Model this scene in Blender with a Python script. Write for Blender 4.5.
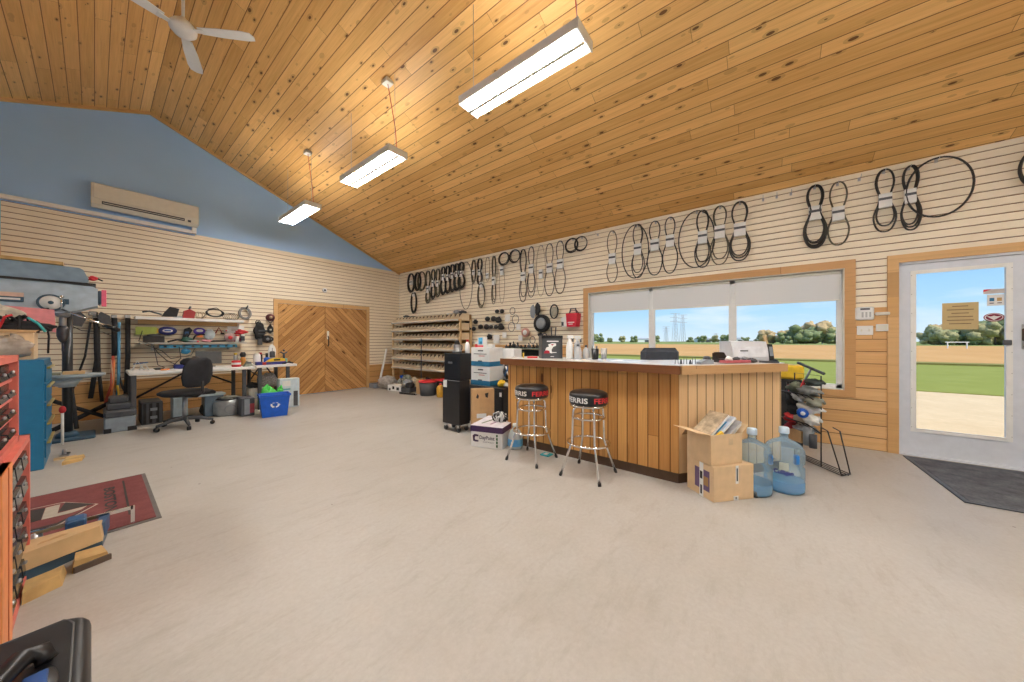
import bpy, math, random
from mathutils import Vector, Matrix
R = math.radians
random.seed(7)
for o in list(bpy.data.objects): bpy.data.objects.remove(o)
SC = bpy.context.scene; COL = SC.collection

# ---------------- camera, sky, sun, exposure ----------------
cam = bpy.data.objects.new('camera', bpy.data.cameras.new('camera')); COL.objects.link(cam)
cam.location = (0, 0, 1.24); cam.rotation_euler = (R(90), 0, R(-52.1))
cam.data.sensor_width = 36; cam.data.lens = 11.426; cam.data.clip_start = .03; cam.data.clip_end = 3000
SC.camera = cam
SC.view_settings.view_transform = 'Standard'; SC.view_settings.look = 'None'
SC.view_settings.gamma = 1; SC.view_settings.use_curve_mapping = False
SC.view_settings.exposure = 0.14
TUBE = 84.0        # radiance of the fluorescent tubes, looking down
UP_FILL = 28.0      # radiance of the glow added on top of the fixtures for the ceiling
W = bpy.data.worlds.new('sky'); SC.world = W; W.use_nodes = True
nt = W.node_tree; nt.nodes.clear()
wo = nt.nodes.new('ShaderNodeOutputWorld'); bg = nt.nodes.new('ShaderNodeBackground')
tc = nt.nodes.new('ShaderNodeTexCoord'); sp = nt.nodes.new('ShaderNodeSeparateXYZ'); rp = nt.nodes.new('ShaderNodeValToRGB')
nt.links.new(tc.outputs['Generated'], sp.inputs[0]); nt.links.new(sp.outputs['Z'], rp.inputs[0])
cr = rp.color_ramp; cr.elements[0].position = 0; cr.elements[0].color = (.74, .86, .98, 1)
cr.elements[1].position = 1; cr.elements[1].color = (.10, .30, .78, 1)
e = cr.elements.new(.07); e.color = (.47, .74, 1.0, 1)
e = cr.elements.new(.20); e.color = (.25, .56, .98, 1)
mp = nt.nodes.new('ShaderNodeMapping'); mp.inputs['Scale'].default_value = (3, 3, 16)
nz = nt.nodes.new('ShaderNodeTexNoise'); nz.inputs['Scale'].default_value = 1.6; nz.inputs['Detail'].default_value = 6
cl = nt.nodes.new('ShaderNodeValToRGB'); cl.color_ramp.elements[0].position = .52; cl.color_ramp.elements[1].position = .74
cl.color_ramp.elements[1].color = (.55, .55, .55, 1)
mx = nt.nodes.new('ShaderNodeMixRGB'); mx.inputs[2].default_value = (.95, .97, 1, 1)
nt.links.new(tc.outputs['Generated'], mp.inputs[0]); nt.links.new(mp.outputs[0], nz.inputs['Vector'])
nt.links.new(nz.outputs[0], cl.inputs[0]); nt.links.new(cl.outputs[0], mx.inputs[0]); nt.links.new(rp.outputs[0], mx.inputs[1])
nt.links.new(mx.outputs[0], bg.inputs[0]); bg.inputs[1].default_value = 1.0; nt.links.new(bg.outputs[0], wo.inputs[0])
sun = bpy.data.objects.new('sun', bpy.data.lights.new('sun', 'SUN')); COL.objects.link(sun)
sun.data.energy = 4.2; sun.data.angle = R(1); sun.data.color = (1, .92, .78); sun.rotation_euler = (R(32), R(-12), 0)

# ---------------- materials ----------------
class NT:
    def __init__(s, name):
        s.m = bpy.data.materials.new(name); s.m.use_nodes = True; s.t = s.m.node_tree
        s.b = s.t.nodes['Principled BSDF']; s.out = s.t.nodes['Material Output']
    def n(s, typ, **kw):
        nd = s.t.nodes.new(typ)
        for k, v in kw.items(): setattr(nd, k, v)
        return nd
    def put(s, sock, v):
        if hasattr(v, 'default_value') and hasattr(v, 'links'): s.t.links.new(v, sock)
        else: sock.default_value = v
    def M(s, op, a, b=0.0):
        nd = s.n('ShaderNodeMath', operation=op); s.put(nd.inputs[0], a); s.put(nd.inputs[1], b); return nd.outputs[0]
    def V(s, op, a, b=(0, 0, 0)):
        nd = s.n('ShaderNodeVectorMath', operation=op); s.put(nd.inputs[0], a); s.put(nd.inputs[1], b)
        return nd.outputs['Value'] if op == 'DOT_PRODUCT' else nd.outputs[0]
    def mix(s, f, a, b, blend='MIX'):
        nd = s.n('ShaderNodeMixRGB', blend_type=blend); s.put(nd.inputs[0], f)
        s.put(nd.inputs[1], a if not isinstance(a, tuple) else a + (1,) if len(a) == 3 else a)
        s.put(nd.inputs[2], b if not isinstance(b, tuple) else b + (1,) if len(b) == 3 else b); return nd.outputs[0]
    def ramp(s, f, p0, p1, c0=(0, 0, 0), c1=(1, 1, 1)):
        nd = s.n('ShaderNodeValToRGB'); s.put(nd.inputs[0], f); e = nd.color_ramp.elements
        e[0].position = p0; e[1].position = p1; e[0].color = c0 + (1,); e[1].color = c1 + (1,); return nd.outputs[0]
    def noise(s, vec, scale, detail=3, rough=.5):
        nd = s.n('ShaderNodeTexNoise'); s.put(nd.inputs['Vector'], vec); nd.inputs['Scale'].default_value = scale
        nd.inputs['Detail'].default_value = detail; nd.inputs['Roughness'].default_value = rough; return nd.outputs[0]
    def comb(s, x, y, z=0.0):
        nd = s.n('ShaderNodeCombineXYZ'); s.put(nd.inputs[0], x); s.put(nd.inputs[1], y); s.put(nd.inputs[2], z); return nd.outputs[0]
    def obj(s): return s.n('ShaderNodeTexCoord').outputs['Object']
    def bump(s, h, strength=.3, dist=.01):
        nd = s.n('ShaderNodeBump'); nd.inputs['Strength'].default_value = strength; nd.inputs['Distance'].default_value = dist
        s.put(nd.inputs['Height'], h); s.t.links.new(nd.outputs[0], s.b.inputs['Normal'])

_c = {}
def mat(name, col, rough=.6, metal=0.0, var=.12, scale=14, spec=.5, emit=None, alpha=None):
    if name in _c: return _c[name]
    t = NT(name); v = t.noise(t.obj(), scale, 4)
    f = t.ramp(v, .3, .7)
    t.put(t.b.inputs['Base Color'], t.mix(f, tuple(c * (1 - var) for c in col), tuple(min(1, c * (1 + var)) for c in col)))
    t.b.inputs['Roughness'].default_value = rough; t.b.inputs['Metallic'].default_value = metal
    t.b.inputs['Specular IOR Level'].default_value = spec
    if emit: t.b.inputs['Emission Color'].default_value = emit[0] + (1,); t.b.inputs['Emission Strength'].default_value = emit[1]
    _c[name] = t.m; return t.m
def film(name, tint, gloss=.18, rough=.06, diff=0.0, dcol=(1, 1, 1)):
    if name in _c: return _c[name]
    t = NT(name); t.t.nodes.remove(t.b)
    tr = t.n('ShaderNodeBsdfTransparent'); tr.inputs[0].default_value = tint + (1,)
    gl = t.n('ShaderNodeBsdfGlossy'); gl.inputs['Roughness'].default_value = rough
    fr = t.n('ShaderNodeFresnel'); fr.inputs[0].default_value = 1.35
    ms = t.n('ShaderNodeMixShader'); t.t.links.new(t.M('MULTIPLY', fr.outputs[0], gloss * 4), ms.inputs[0])
    t.t.links.new(tr.outputs[0], ms.inputs[1]); t.t.links.new(gl.outputs[0], ms.inputs[2]); last = ms.outputs[0]
    if diff:
        d = t.n('ShaderNodeBsdfDiffuse'); d.inputs[0].default_value = dcol + (1,)
        m2 = t.n('ShaderNodeMixShader'); m2.inputs[0].default_value = diff
        t.t.links.new(last, m2.inputs[1]); t.t.links.new(d.outputs[0], m2.inputs[2]); last = m2.outputs[0]
    t.t.links.new(last, t.out.inputs[0]); _c[name] = t.m; return t.m
def planks(name, light, dark, across, along, w, L, gw=.03, gcol=(.12, .05, .015), rough=.45, knots=.5, kcol=(.09, .03, .01), grain=.35, ks=1.0):
    t = NT(name); P = t.obj()
    c = t.M('DIVIDE', t.V('DOT_PRODUCT', P, across), w); a = t.V('DOT_PRODUCT', P, along)
    i = t.M('FLOOR', c); fc = t.M('FRACT', c)
    wn = t.n('ShaderNodeTexWhiteNoise', noise_dimensions='1D'); t.put(wn.inputs['W'], i)
    a2 = t.M('ADD', t.M('DIVIDE', a, L), t.M('MULTIPLY', wn.outputs['Value'], 9.0))
    j = t.M('FLOOR', a2); fa = t.M('FRACT', a2)
    w2 = t.n('ShaderNodeTexWhiteNoise', noise_dimensions='2D'); t.put(w2.inputs['Vector'], t.comb(i, j)); r = w2.outputs['Value']
    g = t.noise(t.comb(t.M('MULTIPLY', c, 5.0), t.M('MULTIPLY', a, 1.6), t.M('MULTIPLY', r, 30.0)), 1.0, 6, .6)
    g2 = t.noise(t.comb(t.M('MULTIPLY', c, 22.0), t.M('MULTIPLY', a, 2.5), t.M('MULTIPLY', r, 50.0)), 1.0, 3, .6)
    f = t.M('ADD', t.M('MULTIPLY', r, 1 - grain), t.M('MULTIPLY', t.ramp(g, .3, .7), grain))
    col = t.mix(f, dark, light)
    col = t.mix(t.M('MULTIPLY', t.ramp(g2, .5, .75), .35), col, tuple(x * .62 for x in dark))
    if knots:
        vo = t.n('ShaderNodeTexVoronoi', feature='F1', voronoi_dimensions='3D'); vo.inputs['Scale'].default_value = 1
        t.put(vo.inputs['Vector'], t.comb(t.M('MULTIPLY', c, .8 * ks), t.M('MULTIPLY', a, 2.7 * ks), t.M('MULTIPLY', i, 3.7)))
        sr = t.n('ShaderNodeSeparateColor'); t.put(sr.inputs[0], vo.outputs['Color'])
        size = t.M('MULTIPLY', t.ramp(sr.outputs[0], 1 - knots, 1), .19)
        k = t.M('LESS_THAN', vo.outputs['Distance'], size)
        halo = t.M('LESS_THAN', vo.outputs['Distance'], t.M('MULTIPLY', size, 1.9))
        col = t.mix(t.M('MULTIPLY', halo, .35), col, tuple(x * .55 for x in dark)); col = t.mix(t.M('MULTIPLY', k, .85), col, kcol)
    e1 = t.M('MAXIMUM', t.M('LESS_THAN', fc, gw), t.M('GREATER_THAN', fc, 1 - gw))
    e2 = t.M('MULTIPLY', t.M('LESS_THAN', fa, .004 / L), .8)
    gr = t.M('MAXIMUM', e1, e2); col = t.mix(gr, col, gcol)
    t.put(t.b.inputs['Base Color'], col); t.b.inputs['Roughness'].default_value = rough; t.b.inputs['Specular IOR Level'].default_value = .3
    t.bump(t.M('SUBTRACT', 1.0, gr), .5, .006); return t.m
def ground_mat(name, c0, c1, c2, scale, stretch=(1, 1, 1), rough=.9):
    t = NT(name); P = t.V('MULTIPLY', t.obj(), stretch)
    a = t.ramp(t.noise(P, scale, 8, .65), .3, .7); b = t.ramp(t.noise(P, scale * 9, 4, .6), .35, .7)
    t.put(t.b.inputs['Base Color'], t.mix(t.M('MULTIPLY', b, .4), t.mix(a, c0, c1), c2)); t.b.inputs['Roughness'].default_value = rough
    t.b.inputs['Specular IOR Level'].default_value = .1; return t.m

M_ceil = planks('cedar_ceiling', (.96, .60, .23), (.64, .325, .09), (1, 0, 0), (0, 1, 0), .118, 2.2, .03, (.26, .11, .03), .42, .95, grain=.38, ks=1.9)
M_pineR = planks('pine_boards_right', (.78, .50, .24), (.62, .33, .12), (0, 0, 1), (0, 1, 0), .14, 1.6, .03, (.22, .1, .03), .5, .5)
M_pineB = planks('pine_boards_back', (.72, .43, .18), (.52, .27, .09), (0, 0, 1), (1, 0, 0), .14, 1.8, .03, (.2, .09, .03), .5, .4)
M_front = planks('counter_pine_vertical', (.74, .40, .13), (.42, .18, .045), (0, 1, 0), (0, 0, 1), .094, 3.0, .045, (.12, .045, .01), .4, .45)
M_end = planks('counter_pine_pale', (.86, .62, .37), (.72, .47, .24), (1, 0, 0), (0, 0, 1), .098, 3.0, .045, (.2, .1, .035), .45, .3)
M_trim = planks('pine_trim', (.62, .36, .16), (.5, .27, .1), (0, 0, 1), (0, 1, 0), .5, 4, .0, rough=.5, knots=.2)
M_trimx = planks('pine_trim_light', (.72, .46, .22), (.6, .35, .14), (0, 0, 1), (1, 0, 0), .5, 4, .0, rough=.5, knots=.2)
s2 = math.sqrt(.5)
M_doorL = planks('rough_pine_rising', (.80, .46, .18), (.32, .14, .04), (-s2, 0, s2), (s2, 0, s2), .088, 1.6, .03, (.1, .04, .012), .7, .7, grain=.5)
M_doorR = planks('rough_pine_falling', (.76, .43, .17), (.28, .12, .035), (s2, 0, s2), (s2, 0, -s2), .088, 1.6, .03, (.1, .04, .012), .7, .7, grain=.5)
M_slat = mat('slat_beige', (.88, .775, .60), .55, var=.035, scale=2.5)
M_groove = mat('slat_groove_brown', (.25, .12, .055), .8)
M_blue = mat('painted_blue', (.39, .62, .96), .7, var=.05, scale=.8)
M_white = mat('white_plastic', (.82, .82, .80), .4, var=.03)
M_cream = mat('cream_plastic', (.74, .72, .63), .4, var=.03)
M_black = mat('black_plastic', (.010, .010, .012), .32)
M_blackm = mat('black_matte', (.02, .02, .022), .8, var=.3)
M_rubber = mat('belt_rubber', (.022, .020, .018), .6, var=.3)
M_rubg = mat('belt_rubber_olive', (.10, .085, .05), .65, var=.3)
M_chrome = mat('chrome', (.75, .75, .75), .16, 1.0, .05)
M_steel = mat('brushed_steel', (.45, .46, .48), .35, .9)
M_grey = mat('mid_grey_plastic', (.27, .30, .33), .55)
M_dgrey = mat('dark_grey', (.07, .075, .085), .55)
M_card = mat('cardboard', (.56, .35, .17), .85, var=.08)
M_cardp = mat('cardboard_pale', (.72, .52, .31), .85, var=.06)
M_cardd = mat('cardboard_dark', (.40, .23, .10), .9, var=.1)
M_paper = mat('paper_white', (.80, .80, .78), .8, var=.04)
M_red = mat('red_plastic', (.62, .03, .04), .45)
M_salmon = mat('salmon_paint', (.78, .20, .15), .5, var=.08)
M_dred = mat('dark_red_paint', (.25, .02, .03), .5)
M_orange = mat('orange_paint', (.85, .30, .10), .45)
M_teal = mat('tool_blue_paint', (.01, .155, .31), .4, var=.08)
M_press = mat('press_bluegrey', (.40, .50, .59), .4, var=.12)
M_pressd = mat('press_dark_blue', (.04, .09, .14), .4)
M_blueb = mat('bin_blue', (.005, .10, .55), .45)
M_yellow = mat('yellow_plastic', (.75, .50, .03), .5)
M_green = mat('green_plastic', (.05, .45, .06), .5)
M_gold = mat('brass_pull', (.65, .48, .14), .35, .6)
M_wood = mat('raw_wood', (.66, .46, .24), .7, var=.15, scale=6)
M_woody = mat('yellow_wood', (.55, .36, .14), .7, var=.25, scale=9)
M_bluem = mat('blue_metal', (.04, .11, .25), .4)
M_lblue = mat('light_blue', (.10, .45, .75), .5)
M_lam = mat('counter_laminate', (.78, .77, .75), .25, var=.02)
M_edge = planks('dark_stained_edge', (.25, .10, .035), (.14, .05, .018), (0, 0, 1), (0, 1, 0), .5, 4, 0, rough=.35, knots=0)
M_edge2 = planks('pale_edge', (.62, .38, .19), (.52, .30, .13), (0, 0, 1), (1, 0, 0), .5, 4, 0, rough=.4, knots=.2)
M_tube = mat('fluorescent_tube', (.9, .9, .9), .5, emit=((1, .98, .95), TUBE))
M_up = mat('fixture_uplight', (.9, .9, .9), .5, emit=((1, .97, .92), UP_FILL))
M_alu = mat('door_grey_paint', (.68, .71, .77), .45, var=.04)
M_rubw = mat('belt_thin_pale', (.36, .28, .18), .7)
M_kick = mat('kick_board', (.10, .055, .03), .7)

def floor_mat():
    t = NT('sealed_concrete'); P = t.obj()
    big = t.ramp(t.noise(P, .55, 5, .6), .3, .72); mid = t.ramp(t.noise(P, 3.0, 7, .65), .3, .7); fine = t.ramp(t.noise(P, 40, 5, .7), .35, .65)
    col = t.mix(big, (.40, .37, .325), (.51, .49, .455)); col = t.mix(t.M('MULTIPLY', mid, .45), col, (.57, .555, .53))
    col = t.mix(t.M('MULTIPLY', fine, .25), col, (.33, .29, .25))
    st = t.noise(t.V('MULTIPLY', P, (1.0, 3.5, 1)), 2.2, 9, .75); col = t.mix(t.M('MULTIPLY', t.ramp(st, .52, .66), .38), col, (.34, .30, .25))
    vo = t.n('ShaderNodeTexVoronoi'); vo.inputs['Scale'].default_value = 2.4; t.put(vo.inputs['Vector'], P)
    col = t.mix(t.M('MULTIPLY', t.M('LESS_THAN', vo.outputs['Distance'], .022), .75), col, (.10, .085, .07))
    t.put(t.b.inputs['Base Color'], col); t.put(t.b.inputs['Roughness'], t.M('ADD', t.M('MULTIPLY', mid, .2), .38)); t.b.inputs['Specular IOR Level'].default_value = .35
    t.bump(t.noise(P, 14, 6, .6), .25, .004); return t.m
M_floor = floor_mat()

# ---------------- mesh builder ----------------
def FW(p, f): return f
class MB:
    def __init__(s): s.v = []; s.f = []; s.mi = []; s.sm = []; s.mats = []; s.cur = 0; s.x = Matrix()
    def m(s, material):
        if material not in s.mats: s.mats.append(material)
        s.cur = s.mats.index(material); return s
    def add(s, vs, fs, smooth=False):
        b = len(s.v); s.v += [tuple(s.x @ Vector(p)) for p in vs]
        for f in fs: s.f.append([b + k for k in f]); s.mi.append(s.cur); s.sm.append(smooth)
        return s
    def rbox(s, x0, x1, y0, y1, z0, z1, r, f):
        rings = []
        def ring(i, z):
            o = []
            for cx, cy, a0 in ((x1 - r, y1 - r, 0), (x0 + r, y1 - r, 90), (x0 + r, y0 + r, 180), (x1 - r, y0 + r, 270)):
                for k in range(7):
                    a = math.radians(a0 + k * 15); o.append((cx + (r - i) * math.cos(a), cy + (r - i) * math.sin(a), z))
            rings.append(o)
        for k in range(5): a = math.radians(90 - k * 22.5); ring(f * (1 - math.cos(a)), z0 + f * (1 - math.sin(a)))
        for k in range(5): a = math.radians(k * 22.5); ring(f * (1 - math.cos(a)), z1 - f * (1 - math.sin(a)))
        return s.loft(rings)
    def box(s, x0, x1, y0, y1, z0, z1, bev=0.0):
        if bev:
            b = min(bev, (x1 - x0) / 2.1, (y1 - y0) / 2.1, (z1 - z0) / 2.1); rings = []
            for (z, i) in ((z0, b), (z0 + b, 0), (z1 - b, 0), (z1, b)):
                c = b if i == 0 else b * 1.0
                X0, X1, Y0, Y1 = x0 + i, x1 - i, y0 + i, y1 - i; q = b * .9 if i == 0 else b * .4
                rings.append([(X0 + q, Y0, z), (X1 - q, Y0, z), (X1, Y0 + q, z), (X1, Y1 - q, z), (X1 - q, Y1, z), (X0 + q, Y1, z), (X0, Y1 - q, z), (X0, Y0 + q, z)])
            return s.loft(rings, False)
        vs = [(x, y, z) for z in (z0, z1) for y in (y0, y1) for x in (x0, x1)]
        return s.add(vs, [(0, 2, 3, 1), (4, 5, 7, 6), (0, 1, 5, 4), (2, 6, 7, 3), (0, 4, 6, 2), (1, 3, 7, 5)])
    def loft(s, rings, smooth=True, cap=True, close=True):
        n = len(rings[0]); vs = [p for r in rings for p in r]; fs = []
        for i in range(len(rings) - 1):
            for j in range(n if close else n - 1):
                k = (j + 1) % n; fs.append((i * n + j, i * n + k, (i + 1) * n + k, (i + 1) * n + j))
        if cap: fs.append(tuple(reversed(range(n)))); fs.append(tuple((len(rings) - 1) * n + j for j in range(n)))
        return s.add(vs, fs, smooth)
    def prism(s, poly, ax, a0, a1):
        def pt(p, a): return {'x': (a, p[0], p[1]), 'y': (p[0], a, p[1]), 'z': (p[0], p[1], a)}[ax]
        return s.loft([[pt(p, a0) for p in poly], [pt(p, a1) for p in poly]], False)
    def lathe(s, prof, n=24, c=(0, 0, 0), cap=True, sx=1, sy=1):
        rs = [[(c[0] + r * sx * math.cos(2 * math.pi * k / n), c[1] + r * sy * math.sin(2 * math.pi * k / n), c[2] + z) for k in range(n)] for r, z in prof]
        return s.loft(rs, True, cap)
    def cyl(s, a, b, r, r2=None, n=12, smooth=True):
        return s.tube([a, b], [r, r if r2 is None else r2], n)
    def tube(s, pts, r, n=8, closed=False):
        P = [Vector(p) for p in pts]; N = len(P); rr = r if isinstance(r, (list, tuple)) else [r] * N; rings = []; ref = None
        for i in range(N):
            a = P[(i - 1) % N] if (closed or i > 0) else P[i]; b = P[(i + 1) % N] if (closed or i < N - 1) else P[i]
            t = (b - a).normalized() if (b - a).length > 1e-9 else Vector((0, 0, 1))
            if ref is None: ref = Vector((0, 0, 1)) if abs(t.z) < .9 else Vector((1, 0, 0))
            u = (ref - t * ref.dot(t)).normalized(); ref = u; w = t.cross(u)
            rings.append([tuple(P[i] + (u * math.cos(2 * math.pi * k / n) + w * math.sin(2 * math.pi * k / n)) * rr[i]) for k in range(n)])
        if closed: rings.append(rings[0]); return s.loft(rings, True, False)
        return s.loft(rings, True, True)
    def ball(s, c, rx, ry=None, rz=None, n=14):
        ry = ry or rx; rz = rz or rx; pr = [(math.sin(math.pi * i / 8) if 0 < i < 8 else .02, -math.cos(math.pi * i / 8)) for i in range(9)]
        return s.loft([[(c[0] + r * rx * math.cos(2 * math.pi * k / n), c[1] + r * ry * math.sin(2 * math.pi * k / n), c[2] + z * rz) for k in range(n)] for r, z in pr])
    def lump(s, c, rx, ry, rz, seed, amp=.3, n=18, m=12):
        rd = random.Random(seed); ph = [(rd.uniform(1, 5), rd.uniform(1, 4), rd.uniform(0, 6), rd.uniform(.2, 1)) for _ in range(6)]; rings = []
        for i in range(m + 1):
            th = math.pi * min(max(i / m, .015), .985); ring = []
            for k in range(n):
                a = 2 * math.pi * k / n; q = 1 + amp * sum(w * math.sin(round(f) * a + g * th * 2 + p) for f, g, p, w in ph) / 3
                ring.append((c[0] + rx * q * math.sin(th) * math.cos(a), c[1] + ry * q * math.sin(th) * math.sin(a), max(c[2] - rz * q * math.cos(th), c[2] - rz)))
            rings.append(ring)
        return s.loft(rings)
    def build(s, name, material=None, parent=None, loc=None):
        me = bpy.data.meshes.new(name); me.from_pydata(s.v, [], s.f)
        for p, i, q in zip(me.polygons, s.mi, s.sm): p.material_index = i; p.use_smooth = q
        for mm in (s.mats or [material]): me.materials.append(mm)
        import bmesh
        bm = bmesh.new(); bm.from_mesh(me); bmesh.ops.recalc_face_normals(bm, faces=bm.faces); bm.to_mesh(me); bm.free()
        o = bpy.data.objects.new(name, me); COL.objects.link(o)
        if parent: o.parent = parent
        if loc: o.location = loc
        return o
def tag(o, label, cat, group=None, kind=None):
    o['label'] = label; o['category'] = cat
    if group: o['group'] = group
    if kind: o['kind'] = kind
    return o
def thing(name, label, cat, loc=(0, 0, 0), rz=0, group=None):
    o = bpy.data.objects.new(name, None); COL.objects.link(o); o.location = loc; o.rotation_euler = (0, 0, rz)
    o.empty_display_size = .1; return tag(o, label, cat, group)
def struct(o, label=None):
    o['kind'] = 'structure'
    if label: o['label'] = label
    return o
def dup(root, loc, rz=None, label=None, group=None):
    def cp(o, par):
        c = o.copy(); COL.objects.link(c); c.parent = par
        for ch in [q for q in bpy.data.objects if q.parent == o]: cp(ch, c)
        return c
    r = cp(root, None); r.location = loc
    if rz is not None: r.rotation_euler = (0, 0, rz)
    if label: r['label'] = label
    if group: r['group'] = group
    return r
def text(s, material, parent, M4, w=None, h=None, bold=.0, bend=None, depth=.0012):
    cu = bpy.data.curves.new('t', 'FONT'); cu.body = s; cu.offset = bold; cu.extrude = 0; cu.resolution_u = 3; cu.align_x = 'LEFT'
    to = bpy.data.objects.new('t', cu); COL.objects.link(to); dg = bpy.context.evaluated_depsgraph_get()
    me = bpy.data.meshes.new_from_object(to.evaluated_get(dg)); bpy.data.objects.remove(to)
    vs = [v.co.copy() for v in me.vertices]; fs = [list(p.vertices) for p in me.polygons]
    x0 = min(v.x for v in vs); x1 = max(v.x for v in vs); y0 = min(v.y for v in vs); y1 = max(v.y for v in vs)
    kx = (w / (x1 - x0)) if w else h / (y1 - y0); ky = (h / (y1 - y0)) if h else kx
    P = [((v.x - x0) * kx, (v.y - y0) * ky) for v in vs]
    mb = MB()
    if bend:
        r, a0 = bend; mb.add([(r * math.cos(a0 + x / r), r * math.sin(a0 + x / r), y) for x, y in P], fs)
    else: mb.add([(x, y, depth) for x, y in P], fs)
    o = mb.build('lettering', material, parent); o.matrix_local = M4; return o
def face_m(origin, right, up):          # matrix that lays text on a face
    r = Vector(right).normalized(); u = Vector(up).normalized(); n = r.cross(u)
    return Matrix(((r.x, u.x, n.x, origin[0]), (r.y, u.y, n.y, origin[1]), (r.z, u.z, n.z, origin[2]), (0, 0, 0, 1)))

# ---------------- the shell of the room ----------------
XW, YB, XL, YF, EAVE, RX, RZ = 5.44, 8.37, -4.26, -4.6, 3.19, .59, 5.19
SL = (RZ - EAVE) / (XW - RX)
def cz(x): return RZ - SL * abs(x - RX)
struct(MB().box(XL - .2, XW + .2, YF - .2, YB + .2, -.12, 0).build('floor', M_floor))
b = MB()
for sgn, xe in ((1, XW + .5), (-1, XL - .5)):
    x0 = RX; z1 = cz(xe)
    b.loft([[(x0, y, RZ), (xe, y, z1), (xe, y, z1 + .18), (x0, y, RZ + .18)] for y in (YF - .4, YB + .4)], False)
struct(b.build('ceiling', M_ceil))
GS = .0805
def slats(mb, horiz, a0, a1, z0, z1, off, sgn, phase=3.13):
    """slatwall skin: rows of beige board with a real groove between them. horiz 'x' or 'y' is the run, off the plane, sgn the room side"""
    k0 = math.ceil((phase - z1) / GS); zs = []; z = phase - GS * k0; edges = []
    cuts = [z for z in (phase - GS * k for k in range(k0 - 1, k0 + 60)) if z0 < z < z1]
    tops = [z1] + [c - .0055 for c in cuts]; bots = [c + .0055 for c in cuts] + [z0]
    for zt, zb in zip(tops, bots):
        if zt - zb < .004: continue
        mb.m(M_slat)
        if horiz == 'y': mb.box(min(off, off + sgn * .016), max(off, off + sgn * .016), a0, a1, zb, zt)
        else: mb.box(a0, a1, min(off, off + sgn * .016), max(off, off + sgn * .016), zb, zt)
    return mb
# right wall: openings for window and door
WY0, WY1, WZ0, WZ1 = -.74, 2.50, .66, 2.10
DY0, DY1, DZ1 = -2.06, -1.16, 2.12
b = MB().m(M_groove)
T = .16
def rwall(b, y0, y1, z0, z1): b.box(XW + .016, XW + T, y0, y1, z0, z1)
top = EAVE - SL * 0 + .0
rwall(b, WY1, YB, 0, top); rwall(b, WY0, WY1, 0, WZ0); rwall(b, WY0, WY1, WZ1, top)
rwall(b, DY1, WY0, 0, top); rwall(b, DY0, DY1, DZ1, top); rwall(b, YF, DY0, 0, top)
SPL = 1.62
slats(b, 'y', WY1, YB, 1.16, top, XW, 1); slats(b, 'y', WY0, WY1, WZ1, top, XW, 1)
slats(b, 'y', DY1, WY0, SPL, top, XW, 1); slats(b, 'y', DY0, DY1, DZ1, top, XW, 1); slats(b, 'y', YF, DY0, SPL, top, XW, 1)
b.m(M_pineR)
for (y0, y1, z1) in ((WY1, YB, 1.16), (WY0, WY1, WZ0), (DY1, WY0, SPL), (YF, DY0, SPL)): b.box(XW, XW + .016, y0, y1, 0, z1)
struct(b.build('wall_right'))
# back wall: blue gable, slats, pine wainscot, one structure
b = MB().m(M_blue); zt = 3.20
b.prism([(XL, 0), (XW + T, 0), (XW + T, cz(XW + T) + .02), (RX, RZ + .02), (XL, cz(XL) + .02)], 'y', YB + .016, YB + .16)
slats(b, 'x', -.80, 2.37, .60, zt - .01, YB, 1); slats(b, 'x', 4.52, XW, .60, zt - .01, YB, 1); slats(b, 'x', 2.37, 4.52, 2.14, zt - .01, YB, 1)
b.m(M_pineB).box(-.80, 2.37, YB, YB + .016, 0, .60).box(4.52, XW, YB, YB + .016, 0, .60)
b.m(M_groove).box(-.80, 2.37, YB + .0155, YB + .03, .0, zt).box(2.37, XW, YB + .0155, YB + .03, 2.14, zt).box(4.52, XW, YB + .0155, YB + .03, 0, 2.14)
struct(b.build('wall_back'))
b = MB().m(M_blue).box(XL - .16, XL, YF, YB + .16, 0, EAVE); struct(b.build('wall_left'))
b = MB().m(mat('painted_cream', (.70, .66, .56), .7)); b.prism([(XL, 0), (XW + T, 0), (XW + T, cz(XW + T)), (RX, RZ), (XL, cz(XL))], 'y', YF - .16, YF); struct(b.build('wall_front'))
# wood strip at the gable edge, cap strip over the slats
b = MB().m(M_trimx)
for x0, x1 in ((RX, XW), (XL, RX)):
    b.loft([[(x, YB - .018, cz(x) - .045), (x, YB + .016, cz(x) - .045), (x, YB + .016, cz(x)), (x, YB - .018, cz(x))] for x in (x0, x1)], False)
struct(b.build('trim_1'))
struct(MB().m(M_slat).box(1.15, XW, YB - .006, YB + .016, zt - .012, zt + .02).build('trim_2'))
struct(MB().m(M_trimx).box(-.88, -.80, YB - .02, YB + .016, 0, 2.62).m(M_trim).box(-.94,-.80,YB-.3,YB-.02,2.0,2.62).build('trim_3'))

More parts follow.
